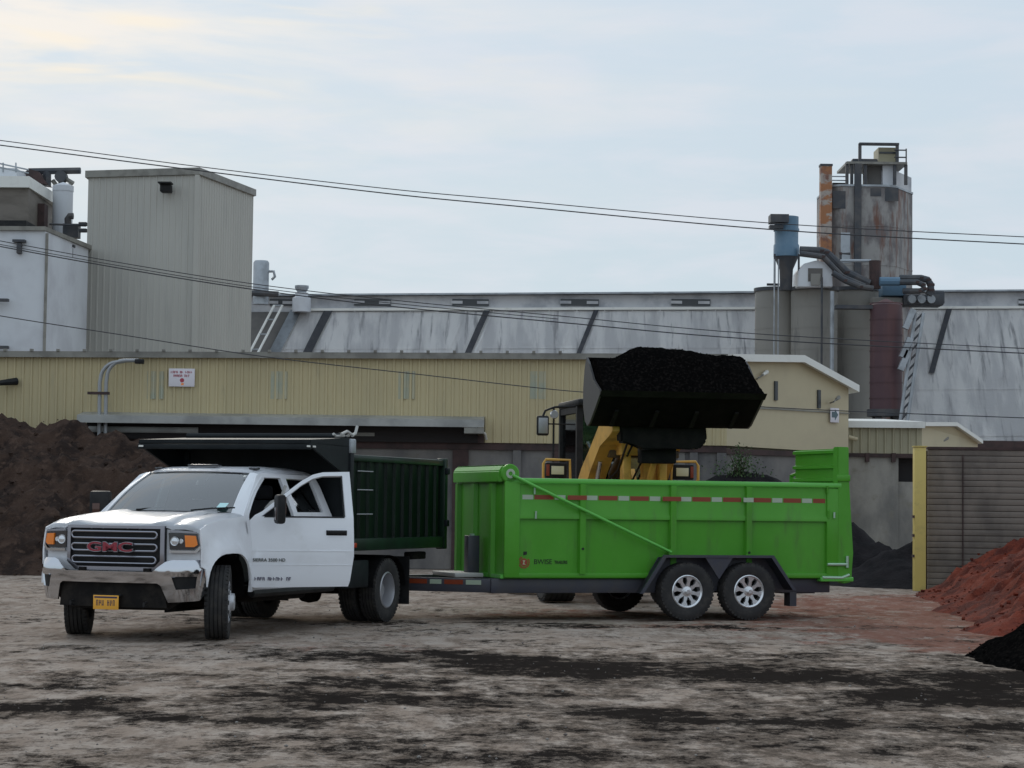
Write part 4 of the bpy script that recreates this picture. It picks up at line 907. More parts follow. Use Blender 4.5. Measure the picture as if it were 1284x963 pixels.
for px_ in (1140, 1152, 1164): B().lathe([(0.01, -0.75), (0.18, -0.75), (0.2, -0.6)], 'y', lq(px_, 377), 12).build('fan_inlet', 'galv', t)
# lattice conveyor leaning on the barn
t = thing('lattice_stair', 'leaning lattice stair between the maroon bin and the barn roof', 'stairs', W(1135, 520, 92)); lq = lambda px, py: W(px, py, 92) - Vector(t.location)
for a_, c_ in (((1127, 540), (1148, 392)), ((1136, 540), (1158, 392))): B().tube([lq(*a_), lq(*c_)], 0.08, 6).build('rail', 'galv', t)
for k in range(12):
    f = k / 12; g = (k + 1) / 12; B().tube([lq(1127 + 21 * f, 540 - 148 * f), lq(1136 + 22 * g, 540 - 148 * g)], 0.045, 5).build('brace', 'dark_steel', t)
for px_, py_ in ((1140, 400), (1136, 436), (1134, 452)): B().box(lq(px_, py_), (0.25, 0.3, 0.9), Matrix.Rotation(0.4, 4, 'Y')).build('light_panel', 'galv', t)

# ------------------------------------------------------------------ overhead cables
def cable(pts, Y, r_, label):
    P_ = [W(px, py, Y) for px, py in pts]; n_ = len(P_)
    out_ = []
    def cr4(a, b_, c, d, t): return 0.5 * ((2 * b_) + (-a + c) * t + (2 * a - 5 * b_ + 4 * c - d) * t * t + (-a + 3 * b_ - 3 * c + d) * t ** 3)
    for i in range(n_ - 1):
        a, b_, c, d = P_[max(i - 1, 0)], P_[i], P_[i + 1], P_[min(i + 2, n_ - 1)]
        for k in range(8): out_.append(cr4(a, b_, c, d, k / 8))
    out_.append(P_[-1]); o = B().tube(out_, r_, 6).build('overhead_cable', 'cable', None); return tag(o, label, 'cable', 'overhead cables')
cable([(-120, 161), (0, 176), (250, 209), (480, 236), (642, 251), (970, 280), (1284, 297), (1420, 303)], 44, 0.010, 'upper of the two cables crossing the sky above the tower block')
cable([(-120, 167), (0, 182), (250, 214), (480, 242), (642, 258), (970, 288), (1284, 306), (1420, 312)], 44, 0.013, 'lower of the two cables crossing the sky above the tower block')
cable([(-120, 279), (0, 302), (160, 331), (318, 356), (480, 375), (700, 396), (940, 418), (1284, 437), (1400, 442)], 46, 0.010, 'upper of the three cables crossing the white block and the barn')
cable([(-120, 286), (0, 309), (160, 338), (318, 363), (480, 383), (700, 404), (940, 425), (1284, 443), (1400, 448)], 46, 0.013, 'lowest of the three cables crossing the white block and the barn')
cable([(-120, 284), (0, 306.5), (160, 335), (318, 360), (480, 379), (700, 400)], 46.5, 0.009, 'middle of the three cables ending near the barn centre')
cable([(-120, 374), (0, 396), (160, 421), (330, 447), (530, 470), (700, 489), (800, 496), (970, 511), (1284, 524), (1400, 527)], 45, 0.011, 'single cable sagging across the yellow wall')

# ------------------------------------------------------------------ shrub
t = thing('shrub', 'wispy green shrub growing on the dark pile behind the trailer', 'shrub', SHR)
b = B()
for k in range(9):
    a = k * 0.7; b.tube([(0.05 * math.cos(a), 0.05 * math.sin(a), -0.3), (0.12 * math.cos(a), 0.12 * math.sin(a), 0.2), (0.3 * math.cos(a), 0.25 * math.sin(a), 0.55)], [0.01, 0.007, 0.003], 5)
b.build('stem', 'stem_brown', t)
b = B(); rnd = random.Random(4)
for k in range(900):
    z = abs(rnd.gauss(0.05, 0.28)); rr_ = abs(rnd.gauss(0, 0.26)) * (1.1 - z * 0.9); a = rnd.uniform(0, 6.28); c = Vector((rr_ * math.cos(a) * 1.3, rr_ * math.sin(a), z - 0.08)); 
    if z > 0.85: continue
    d1 = Vector((rnd.uniform(-1, 1), rnd.uniform(-1, 1), rnd.uniform(-1, 1))).normalized() * 0.035; d2 = d1.cross(Vector((rnd.uniform(-1, 1), rnd.uniform(-1, 1), 1))).normalized() * 0.016
    b.poly([c - d1, c + d2, c + d1, c - d2])
b.build('foliage', 'leaf', t, recalc=False, smooth=False)
#@@VEHICLES
# ------------------------------------------------------------------ wheels
def tyre(b, r, wd, c=(0, 0, 0), grooves=True, lug=False, rin=None):
    rin = rin or r * 0.56; h = wd / 2
    pr = [(rin, -h * .82), (rin + .02, -h * .94), (r * .80, -h * 1.0), (r * .93, -h * .97), (r * .975, -h * .86), (r * .992, -h * .74)]
    if grooves:
        for g in (-.52, -.17, .17, .52): pr += [(r, h * (g - .13)), (r, h * (g - .05)), (r - .012, h * (g - .03)), (r - .012, h * (g + .03)), (r, h * (g + .05)), (r, h * (g + .13))]
    pr += [(r * .992, h * .74), (r * .975, h * .86), (r * .93, h * .97), (r * .80, h * 1.0), (rin + .02, h * .94), (rin, h * .82)]
    b.lathe(pr, 'y', c, 56, closed=True)
    n = 44 if not lug else 20
    for k in range(n):
        a = 2 * math.pi * k / n
        for s in (-1, 1):
            M = Matrix.Rotation(-a, 4, 'Y') @ Matrix.Rotation(0.25 * s if lug else 0, 4, 'Z')
            p = Vector((math.cos(a) * (r - (.012 if not lug else .02)), s * h * (.80 if not lug else .5), math.sin(a) * (r - (.012 if not lug else .02))))
            b.box(Vector(c) + p, (.022 if not lug else .07, h * (.30 if not lug else .9), r * 2 * math.pi / n * .55), M)
    return b
def wheel(parent, name, x, y, r, wd, side, style, steer=0.0, z=None):
    """side +1: outer face looks to +y"""
    w_ = bpy.data.objects.new(name, None); C.objects.link(w_); w_.parent = parent; w_.location = (x, y, z if z is not None else r); w_.rotation_euler = (0, 0, steer + (0 if side > 0 else math.pi))
    b = B(); tyre(b, r, wd); b.build('tyre', 'rubber', w_)
    h = wd / 2; ri = r * .575
    if style == 'alloy':
        b = B(); b.lathe([(ri, h * .88), (ri * .95, h * .95), (ri * .86, h * .78), (ri * .84, -h * .5), (ri * .95, -h * .6), (ri, h * .5)], 'y', n=48, closed=True)
        for k in range(8):
            a = 2 * math.pi * k / 8 + .2; M = Matrix.Rotation(-a, 4, 'Y')
            v = [(ri * .22, -.028), (ri * .62, -.020), (ri * .90, -.055), (ri * .90, .055), (ri * .62, .020), (ri * .22, .028)]
            A_ = [b.bm.verts.new((M @ Vector((p, h * (.72 if p < ri * .7 else .80), q)))) for p, q in v]
            Z_ = [b.bm.verts.new((M @ Vector((p, h * .35, q)))) for p, q in v]
            b.bm.faces.new(A_); b.bm.faces.new(Z_[::-1])
            for i in range(6): b.bm.faces.new((A_[i], Z_[i], Z_[(i + 1) % 6], A_[(i + 1) % 6]))
        b.lathe([(ri * .30, h * .3), (ri * .30, h * .76), (ri * .17, h * .80), (ri * .16, h * 1.12), (ri * .12, h * 1.18), (0.001, h * 1.18)], 'y', n=24)
        b.build('rim', 'rim_silver', w_)
        B().lathe([(ri * .85, -h * .1), (0.001, -h * .1)], 'y', n=32).build('brake_drum', 'rim_dark', w_)
    elif style == 'front':
        b = B(); b.lathe([(ri, h * .9), (ri * .93, h * .95), (ri * .88, h * .6), (ri * .80, h * .75), (ri * .5, h * 1.05), (ri * .42, h * 1.05), (ri * .40, h * 1.35), (ri * .30, h * 1.4), (.001, h * 1.4)], 'y', n=40, cap0=False)
        b.build('rim', 'rim_white', w_)
        for k in range(8):
            a = 2 * math.pi * k / 8; B().lathe([(.026, h * .95), (.026, h * .99), (.001, h * .99)], 'y', (math.cos(a) * ri * .66, 0, math.sin(a) * ri * .66), 10).build('hand_hole', 'rim_dark', w_)
    elif style == 'dual':
        b = B(); b.lathe([(ri, h * .9), (ri * .93, h * .98), (ri * .88, h * .7), (ri * .85, -h * .3), (ri * .45, -h * .5), (ri * .40, -h * .5), (ri * .36, h * .2), (ri * .30, h * .3), (.001, h * .3)], 'y', n=40, cap0=False)
        b.build('rim', 'rim_dull', w_)
        for k in range(6):
            a = 2 * math.pi * k / 6; B().lathe([(.034, -h * .36), (.034, -h * .32), (.001, -h * .32)], 'y', (math.cos(a) * ri * .64, 0, math.sin(a) * ri * .64), 10).build('hand_hole', 'rim_dark', w_)
    elif style == 'loader':
        b = B(); b.lathe([(ri, h * .8), (ri * .9, h * .7), (ri * .85, h * .2), (.001, h * .2)], 'y', n=32); b.build('rim', 'loader_yellow', w_)
    return w_

# ------------------------------------------------------------------ dump truck
TR = thing('dump_truck', 'white crew dump truck with its driver door open and a dark green dump bed', 'truck', (-4.022, 24.20, 0), R(249.7))
WB = 4.15
def ys(x, z):
    if z > 1.34: y = .935 - (z - 1.34) * .36
    elif z > 1.08: y = .985 - (z - 1.08) / .26 * .05
    elif z < .62: y = .985 - (.62 - z) * .15
    else: y = .985 + .006 * math.sin((z - .62) / .46 * math.pi)
    if .93 < z < .97: y += .004
    d = math.hypot(x - .03, (z - .44) * .95)
    if z < 1.2: y += .055 * sst(.68 - d, 0, .16) * (1 if d > .3 else 1)
    return y
arch = [(.50 * math.cos(a) * (1.0), .44 + .50 * math.sin(a)) for a in [math.pi * k / 14 for k in range(15)]]
def sq(a):   # squared-off wheel arch
    c, s = math.cos(a), math.sin(a); e = .70
    return ((.55 if c > 0 else .48) * (abs(c) ** e) * (1 if c > 0 else -1), .44 + .50 * abs(s) ** e)
arch = [sq(math.pi * k / 18) for k in range(19)]
def ztop(x):
    return interp([(-.50, 1.345), (-.2, 1.325), (.2, 1.285), (.45, 1.25), (.6, 1.20), (.76, 1.165)], x) + .004
for s in (1, -1):
    xs = [.60, .52, .45, .32, .2, .05, -.1, -.2, -.3, -.4, -.50]
    top = [(x, ztop(x)) for x in xs]
    outl = [(.60, .80)] + [(.60, ztop(.60))] + top[1:] + [(-.52, .58), (-.50, .50)] + [(x, z) for x, z in arch[::-1] if z > .45] + [(.555, .78)]
    B().panel(outl, [], lambda x, z, s=s: (x, s * ys(x, z), z), .02, .09).build('fender', 'white_paint', TR, sharp=40)
    b = B(); b.panel([(.52, .3), (.52, .95), (-.55, .95), (-.55, .3)], [], lambda x, z, s=s: (x, s * .52, z), .02, .5)
    rows_ = []
    for k in range(13):
        x, z = sq(math.pi * k / 12); rows_.append([(x * 1.0, s * .50, z), (x * 1.0, s * .95, z)])
    b.sheet(rows_, .01); b.build('wheel_liner', 'underbody', TR)
# hood + fender tops
def xf(y): return .74 - .15 * abs(y / .97) ** 2.6
yy_ = [0, .15, .30, .42, .50, .56, .64, .67, .70, .80, .88, .93]
dz_ = [.060, .060, .058, .063, .076, .074, .056, .044, .048, .044, .030, .0]
def hoodp(x, k, s, t): 
    y = yy_[k]
    return (x, s * y * (1.0), 0)
rows_ = []
for j, x in enumerate([1.0, .985, .94, .60, .45, .25, .05, -.15, -.32, -.46]):
    row = []
    for s, rng in ((-1, range(len(yy_) - 1, 0, -1)), (1, range(len(yy_)))):
        for k in rng:
            y = yy_[k] if k < len(yy_) - 1 else None
            fx = min(x, 9)
            xx_ = xf(yy_[k]) + (0.0, -.005, -.03)[j] if j < 3 else min(x, xf(yy_[k]) - .05)
            zt2 = interp([(-.50, 1.345), (-.2, 1.325), (.2, 1.285), (.45, 1.25), (.6, 1.20), (.76, 1.165)], xx_)
            if y is None: y = ys(xx_, zt2) - .004
            crown = interp([(-.6, .9), (.2, 1.1), (.6, 1.3), (.86, 1.25)], xx_)
            z = zt2 + dz_[k] * crown + (0.0 if j != 0 else -.045) + (0.0 if j != 1 else -.012)
            row.append((xx_, s * y, z))
    rows_.append(row)
B().sheet(rows_, .012).build('hood', 'white_paint', TR, sharp=50)
for s in (1, -1): B().tube([(.64, s * .655, 1.200), (.45, s * .655, 1.279), (.2, s * .655, 1.327), (-.1, s * .655, 1.365), (-.40, s * .655, 1.380)], .0045, 5).build('hood_gap', 'underbody', TR)
# cab sides
A0 = (-.52, 1.35); 
def cab_side(s, door_hole):
    outl = [(-.50, .50), (-2.78, .50), (-2.80, .80), (-2.79, 1.34), (-2.70, 1.70), (-2.62, 1.83), (-1.22, 1.842), (-1.08, 1.81), (-.48, 1.37), (-.46, 1.345)]
    win = [(-1.86, 1.39), (-2.58, 1.39), (-2.50, 1.76), (-2.46, 1.78), (-1.82, 1.785)]
    if door_hole: holes = [[(-.60, .62), (-1.68, .62), (-1.74, 1.0), (-1.74, 1.38), (-1.68, 1.79), (-1.26, 1.79), (-1.14, 1.76), (-.62, 1.385), (-.58, 1.33)], win]
    else: holes = [[(-.82, 1.40), (-1.68, 1.39), (-1.66, 1.78), (-1.24, 1.785), (-1.16, 1.755)], win]
    B().panel(outl, holes, lambda x, z: (x, s * ys(x, z), z), .035, .13).build('cab_side', 'white_paint', TR, sharp=40)
    for x0 in (-1.78, -2.70):
        B().tube([(x0, s * (ys(x0, z) + .001), z) for z in (.56, .8, 1.05, 1.3)], .005, 5).build('door_gap', 'underbody', TR)
    g = [[(x, s * (ys(x, z) - .02), z) for x in ((-1.84, -2.2, -2.60) if z < 1.5 else (-1.80, -2.15, -2.48))] for z in (1.37, 1.6, 1.82)]
    B().sheet(g, .004).build('rear_window', 'side_glass', TR)
    B().tube([(-.62, s * .96, .475), (-2.75, s * .96, .475)], .045, 8).build('running_board', 'black_plastic', TR)
cab_side(1, True); cab_side(-1, False)
B().sheet([[(x, -(ys(x, z) - .02), z) for x in xr2] for z, xr2 in ((1.38, (-.80, -1.2, -1.70)), (1.6, (-.98, -1.3, -1.69)), (1.79, (-1.20, -1.5, -1.67)))], .004).build('side_window', 'side_glass', TR)
# roof
rows_ = []
for x, dz, sc in ((-1.05, -.045, .96), (-1.11, -.01, .985), (-1.26, .018, 1), (-1.8, .035, 1), (-2.2, .035, 1), (-2.5, .02, 1), (-2.62, .0, .99), (-2.68, -.05, .98)):
    row = []
    for y in (-.76, -.73, -.68, -.58, -.45, -.25, 0, .25, .45, .58, .68, .73, .76):
        yn = abs(y) / .76; xo = -.10 * yn ** 2 if x > -1.3 else 0
        row.append((x + xo, y * sc, 1.89 + dz - .055 * yn ** 4 - (.03 if abs(y) > .75 else 0) + (.006 if .4 < abs(y) < .6 else 0)))
    rows_.append(row)
B().sheet(rows_, .02).build('roof', 'white_paint', TR, sharp=50)
for y in (-.62, -.0, .62): B().box((-1.25 - (.06 if y else 0), y, 1.922 - (.03 if y else -0.005)), (.10, .10 if y else .40, .025), bev=.008).build('clearance_lamp', 'lamp_dark', TR)
# windshield and pillars
def ws(u, v):      # u -1..1, v 0..1 bottom to top
    yb = .86 * u; yt = .70 * u
    xb = -.24 - .20 * u * u; xt = -1.06 - .10 * u * u
    zb_ = 1.375 - .015 * u * u; zt_ = 1.85 - .02 * u * u
    bl = .03 * math.sin(v * math.pi)
    return Vector((xb + (xt - xb) * v + bl * .5, yb + (yt - yb) * v, zb_ + (zt_ - zb_) * v + bl))
g = [[ws(-.97 + 1.94 * i / 32, .02 + .97 * j / 16) for i in range(33)] for j in range(17)]
wsd = B().sheet(g, 0).build('windshield', 'windshield_glass', TR)
rim_ = [ws(-.97, v / 6) for v in range(7)] + [ws(-.97 + 1.94 * i / 10, 1) for i in range(11)] + [ws(.97, 1 - v / 6) for v in range(7)] + [ws(.97 - 1.94 * i / 10, 0) for i in range(10)]
b = B()
b.sheet([[ws(-.955 + 1.91 * i / 10, .975) + Vector((.005, 0, .006)), ws(-.955 + 1.91 * i / 10, 1.0) + Vector((.005, 0, .006))] for i in range(11)], .004)
b.sheet([[ws(-.955 + 1.91 * i / 10, .0) + Vector((.005, 0, .006)), ws(-.955 + 1.91 * i / 10, .03) + Vector((.005, 0, .006))] for i in range(11)], .004)
b.build('windshield_seal', 'black_plastic', TR)
for s in (-1, 1):
    b = B(); rr_ = []
    for v in (0, .2, .4, .6, .8, 1.0):
        p = ws(s * .93, v) + Vector((.01, 0, .012)); q = ws(s * 1.0, v); zq_ = q.z - .005; 
        e = Vector((q.x - .050, s * (ys(-1, max(1.345, zq_ - .02)) + .004), zq_ - .02)); f2 = e + Vector((-.06, 0, -.03)); i_ = Vector((q.x - .10, s * (abs(e.y) - .07), zq_ - .06))
        rr_.append([p, q + Vector((0, s * .02, .008)), e, f2, i_, p + Vector((-.04, 0, -.05)), p])
    b.sheet(rr_); b.build('windshield_pillar', 'white_paint', TR)
B().sheet([[(-.24 - .18 * (y / .85) ** 2, y, 1.392 - .02 * (y / .85) ** 2), (-.46 - .1 * (y / .85) ** 2, y, 1.36)] for y in (-.85, -.6, -.3, 0, .3, .6, .85)], .01).build('cowl', 'black_plastic', TR)
for s in (-.35, .35): B().tube([(-.30, s, 1.405), (-.34, s + .25, 1.43), (-.40, s + .5, 1.44)], .009, 5).build('wiper', 'black_plastic', TR)
B().box(ws(.80, .14) + Vector((.02, 0, .02)), (.10, .11, .004), Matrix.Rotation(R(30), 4, 'Y')).build('sticker', 'sticker', TR)
B().box(ws(.90, .86) + Vector((.02, 0, .02)), (.03, .03, .004), Matrix.Rotation(R(30), 4, 'Y')).build('sticker', 'white_trim', TR)
# cab inside and rear
b = B(); b.bb(-2.77, -2.72, -.90, .90, .5, 1.36); b.bb(-2.74, -2.70, -.8, .8, 1.361, 1.42); b.build('cab_back', 'white_paint', TR)
B().sheet([[(-2.72, -.80, 1.40), (-2.72, .80, 1.40)], [(-2.66, -.70, 1.84), (-2.66, .70, 1.84)]], .006).build('rear_glass', 'side_glass', TR)
b = B(); b.bb(-2.7, -.55, -.9, .9, .52, .56); b.build('cab_floor', 'underbody', TR)
b = B(); b.prism([(-.50, .6), (-.50, 1.28), (-.65, 1.33), (-1.0, 1.30), (-1.06, 1.12), (-.95, .95), (-.8, .6)], 'xz', -.85, .85, bev=.02); b.build('dashboard', 'black_plastic', TR)
B().lathe([(.175, -.014), (.195, 0), (.175, .014), (.16, 0)], 'x', (-1.14, .40, 1.22), 28, closed=True).build('steering_wheel', 'black_plastic', TR)
for y in (-.42, .42):
    b = B(); b.box((-1.55, y, .92), (.5, .5, .16), bev=.05); b.box((-1.83, y, 1.22), (.14, .48, .62), Matrix.Rotation(R(-12), 4, 'Y'), bev=.05); b.box((-1.92, y, 1.62), (.10, .26, .17), bev=.04); b.build('seat', 'seat_cloth', TR)
B().bb(-2.55, -2.35, -.75, .75, .8, 1.45, bev=.04).build('seat', 'seat_cloth', TR)
# front end
def FR(y, z, off=0.0): return (xf(y) + off - (.03 if z < .8 else 0), y, z)
fas = [(-.95, .80), (-.95, 1.13), (-.9, 1.18), (-.6, 1.20), (.6, 1.20), (.9, 1.18), (.95, 1.13), (.95, .80), (.62, .74), (-.62, .74)]
B().panel(fas, [], lambda y, z: FR(y, z, -.035), .02, .12).build('fascia', 'white_paint', TR)
oc = [(-.60, .84), (-.60, 1.235), (.60, 1.235), (.60, .84), (.50, .75), (-.50, .75)]
ic = [(-.555, .86), (-.555, 1.205), (.555, 1.205), (.555, .86), (.475, .79), (-.475, .79)]
gr = B().panel(oc, [], lambda y, z: FR(y, z, .0), .03, .12).build('grille', 'black_plastic', TR)
B().panel(oc, [ic], lambda y, z: FR(y, z, .035), .035, .2).build('grille_frame', 'dull_chrome', gr, sharp=25)
for zc_ in (1.135, 1.0, .865):
    pts = []
    wv = .50 if zc_ > .9 else .49; hh = .036
    for k in range(7): a = -math.pi / 2 + math.pi * k / 6; pts.append((wv + hh * math.cos(a) - .01, zc_ + hh * math.sin(a)))
    for k in range(7): a = math.pi / 2 + math.pi * k / 6; pts.append((-wv + hh * math.cos(a) + .01, zc_ + hh * math.sin(a)))
    ring = []
    full = []
    for i in range(len(pts)):
        a_, c_ = pts[i], pts[(i + 1) % len(pts)]; nseg = 10 if abs(a_[0] - c_[0]) > .5 else 1
        for q in range(nseg): full.append((a_[0] + (c_[0] - a_[0]) * q / nseg, a_[1] + (c_[1] - a_[1]) * q / nseg))
    P_ = [Vector(FR(y, z, .048)) for y, z in full]; P_.append(P_[0]); P_.append(P_[1])
    B().tube(P_, .0105, 6, caps=False).build('grille_bar', 'dull_chrome', gr)
Mf = frame((0, 1, 0), (0, 0, 1), (xf(0) + .072, -.02, 1.0))
text('emblem_border', 'GMC', .142, 'dull_chrome', gr, Mf @ Matrix.Translation((0, -.001, -.006)), .008, .007, 1.80)
text('emblem', 'GMC', .136, 'red_emblem', gr, Mf, .012, .003, 1.86)
for s in (1, -1):
    out_h = [(.645, .985), (.63, 1.165), (.93, 1.155), (.955, 1.03), (.90, .985)]
    hl = B().panel([(s * y, z) for y, z in out_h], [], lambda y, z: FR(y, z, .004), .04, .06).build('headlight', 'lamp_dark', TR)
    inn = [(.66, 1.01), (.65, 1.145), (.79, 1.145), (.80, 1.01)]
    B().lathe([(.052, 0), (.048, .008), (.040, .003), (.001, .010)], 'x', FR(s * .70, 1.075, .010), 20).build('projector', 'lamp_clear', hl)
    B().lathe([(.028, 0), (.024, .006), (.001, .006)], 'x', FR(s * .768, 1.075, .010), 16).build('projector', 'lamp_clear', hl)
    B().panel([(s * y, z) for y, z in [(.82, 1.015), (.81, 1.14), (.925, 1.135), (.945, 1.04), (.91, 1.015)]], [], lambda y, z: FR(y, z, .022), .02, .05).build('turn_signal', 'amber', hl)
    B().panel([(s * y, z) for y, z in [(.645, .95), (.645, .975), (.915, .975), (.965, 1.03), (.975, 1.0), (.93, .95)]], [], lambda y, z: FR(y, z, .016), .03, .05).build('trim_strip', 'chrome', hl)
    B().panel([(s * y, z) for y, z in [(.645, 1.17), (.645, 1.19), (.93, 1.178), (.94, 1.16)]], [], lambda y, z: FR(y, z, .012), .03, .05).build('trim_strip', 'dull_chrome', hl)
# bumper wrapped round the corners
def wrap(u, z, off=0.0):
    s = 1 if u >= 0 else -1; a = abs(u)
    bul = (.065 * math.sin(max(0, min(1, (z - .42) / .35)) * math.pi / 2) if z < .77 else .065 * math.cos(min(1, (z - .77) / .115) * math.pi / 2) ** .7) + off
    x0 = .845
    if a < .74: return (x0 - .09 * (a / .74) ** 2 + bul, s * a, z)
    if a < 1.08:
        t_ = (a - .74) / .34 * math.pi / 2; return (x0 - .09 - .21 * (1 - math.cos(t_)) - .10 * (a - .74) + bul * math.cos(t_), s * (.74 + .205 * math.sin(t_) + bul * .6 * math.sin(t_)), z)
    return (x0 - .334 - (a - 1.08), s * (.945 + bul * .6 + (a - 1.08) * .03), z)
bo = [(-1.11, .50), (-1.11, .86), (-1.05, .875), (-.72, .875), (-.66, .855), (-.53, .745), (.53, .745), (.66, .855), (.72, .875), (1.05, .875), (1.11, .86), (1.11, .50), (1.04, .44), (.68, .42), (.62, .60), (.58, .625), (-.58, .625), (-.62, .60), (-.68, .42), (-1.04, .44)]
fog = [(.78, .56), (.97, .575), (.98, .70), (.74, .70)]
bmp = B().panel(bo, [fog, [(-y, z) for y, z in fog]], lambda u, z: wrap(u, z), .02, .035).build('bumper', 'chrome', TR, sharp=35)
for s in (1, -1): B().panel([(s * y, z) for y, z in [(.76, .54), (1.0, .54), (1.0, .72), (.72, .72)]], [], lambda u, z: wrap(u, z, -.03), .015, .06).build('fog_lamp_recess', 'black_plastic', bmp)
b = B(); b.panel([(-.66, .36), (.66, .36), (.62, .74), (-.62, .74)], [], lambda y, z: (.83 - .09 * (y / .74) ** 2, y, z), .03, .15)
b.panel([(-.60, .33), (.60, .33), (.78, .44), (.80, .55), (-.80, .55), (-.78, .44)], [], lambda y, z: (.72 - .15 * (y / .8) ** 2, y, z), .03, .15); b.build('air_dam', 'underbody', TR)
B().bb(.865, .88, -.3, .3, .70, .742).build('bumper_step', 'black_plastic', bmp)
lp_ = B().bb(.895, .907, -.155, .155, .335, .487, bev=.004).build('license_plate', 'plate_gold', TR)
b = B()
rnd = random.Random(8)
for k in range(7):
    if k == 3: continue
    y = -.115 + k * .034
    b.bb(0.907, 0.909, y, y + .007, .375, .435); b.bb(0.907, 0.909, y + .016, y + .022, .375 + (k % 2) * .02, .435)
    b.bb(0.907, 0.9092, y + .007, y + .016, .43 - (k % 3) * .025, .438 - (k % 3) * .025)
b.bb(0.907, 0.909, -.14, .14, .456, .474); b.build('plate_lettering', 'navy', lp_, smooth=False)
B().bb(.84, .89, -.17, .17, .48, .50).build('plate_bracket', 'black_plastic', TR)
for s in (-.45, .45): B().tube([(.82, s, .42), (.88, s, .41), (.88, s, .38), (.82, s, .37)], .012, 6).build('tow_hook', 'black_plastic', TR)
# driver door, open
DR = bpy.data.objects.new('driver_door', None); C.objects.link(DR); DR.parent = TR; DR.location = (-.555, .965, 0); DR.rotation_euler = (0, 0, R(-54.5)); DR['label'] = 'white driver door swung open with black mirror'
def dy(x, z): return ys(x - 1.2, z) - .985 if z > .62 else -(.62 - z) * .15
def DF(x, z, off=0.0): return (x, dy(x, z) + off, z)
dout = [(0, .58), (0, 1.30), (-.06, 1.36), (-.14, 1.40), (-.40, 1.60), (-.62, 1.76), (-.74, 1.825), (-.86, 1.855), (-1.17, 1.865), (-1.19, 1.34), (-1.19, .90), (-1.15, .62), (-1.13, .56), (-.05, .545)]
dwin = [(-.13, 1.345), (-.36, 1.515), (-.60, 1.70), (-.74, 1.78), (-.86, 1.812), (-1.085, 1.818), (-1.10, 1.345)]
B().panel(dout, [dwin], lambda x, z: DF(x, z), .045, .10, out=(0, 1, 0)).build('door_shell', 'white_paint', DR, sharp=40)
b = B(); b.panel(dout, [dwin], lambda x, z: DF(x * .98 - .01, z, -.047), .03, .3, out=(0, 1, 0)); b.build('door_lining', 'black_plastic', DR)
b = B(); b.panel([(-.16, 1.335), (-1.085, 1.335), (-1.085, 1.352), (-.18, 1.352)], [], lambda x, z: DF(x, z, .003), .008, .3, out=(0, 1, 0)); b.build('window_seal', 'black_plastic', DR)
b = B(); b.box((-.99, dy(-1, 1.2) + .03, 1.175), (.21, .035, .032), bev=.012); b.box((-.99, dy(-1, 1.2) + .008, 1.165), (.24, .01, .06), bev=.004); b.build('door_handle', 'black_plastic', DR)
for zz_, h_ in ((.955, .01), (.80, .006)):
    b = B(); b.panel([(-.02, zz_), (-1.17, zz_), (-1.17, zz_ + h_), (-.02, zz_ + h_)], [], lambda x, z: DF(x, z, .004), .006, .4, out=(0, 1, 0)); b.build('body_crease', 'white_paint', DR)
Md = frame((-1, 0, 0), (0, 0, 1), (-.22, dy(-.3, .86) + .008, .855))
text('badge', 'SIERRA 3500 HD', .052, 'decal_black', DR, Md, .003, .0, 1.0)
scribble('door_lettering', ['oooo', 'oooooo', 'oo'], .038, .030, 0, 0, 'navy', DR)
o = bpy.data.objects[-1] if False else [c for c in DR.children if c.name.startswith('door_lettering')][0]
o.rotation_euler = (0, 0, math.pi); o.location = (-.27, dy(-.3, .64) + .006, .645)
# mirrors
def mirror(parent, x, y, z, s, name):
    m_ = B().box((x, y + s * .19, z), (.10, .27, .33), bev=.035).build(name, 'black_plastic', parent)
    b = B()
    for dz in (-.06, .07): b.tube([(x + .02, y - s * .02, z + dz * .7 - .03), (x, y + s * .12, z + dz)], .017, 8)
    b.build('mirror_arm', 'black_plastic', m_)
    B().box((x - .052, y + s * .19, z + .04), (.006, .21, .19)).build('mirror_glass', 'mirror_glass', m_)
    B().box((x + .05, y + s * .22, z - .05), (.012, .10, .14), bev=.004).build('reflector', 'mirror_glass', m_)
mirror(DR, -.30, .02, 1.43, 1, 'side_mirror'); mirror(TR, -.86, -.96, 1.45, -1, 'side_mirror')
# interior light cloth by the open door: folded belt
B().tube([(-1.72, .82, 1.70), (-1.66, .80, 1.55), (-1.52, .74, 1.50), (-1.45, .70, 1.42)], .022, 6).build('seat_belt', 'rope_grey', TR)
# chassis
b = B()
for s in (1, -1): b.bb(.75, -5.9, s * .36, s * .44, .60, .78)
for x in (.5, -1.0, -2.6, -3.6, -4.8, -5.8): b.bb(x - .05, x + .05, -.4, .4, .62, .74)
b.build('chassis_rail', 'underbody', TR)
b = B(); b.tube([(0, -.8, .40), (0, .8, .40)], .06, 10); b.bb(-.25, .3, -.3, .3, .33, .72, bev=.04); b.build('front_axle', 'underbody', TR)
b = B(); b.tube([(-WB, -1.0, .405), (-WB, 1.0, .405)], .07, 10); b.lathe([(.01, -.16), (.17, -.1), (.19, 0), (.17, .1), (.01, .16)], 'y', (-WB, 0, .40), 18); b.build('rear_axle', 'underbody', TR)
B().tube([(-.4, 0, .5), (-2.2, .05, .46), (-WB + .2, 0, .42)], .055, 10).build('drive_shaft', 'underbody', TR)
B().bb(-1.0, -2.4, .50, .80, .36, .62, bev=.05).build('fuel_tank', 'underbody', TR); B().bb(-.9, -1.7, -.8, -.5, .36, .62, bev=.05).build('fuel_tank', 'underbody', TR)
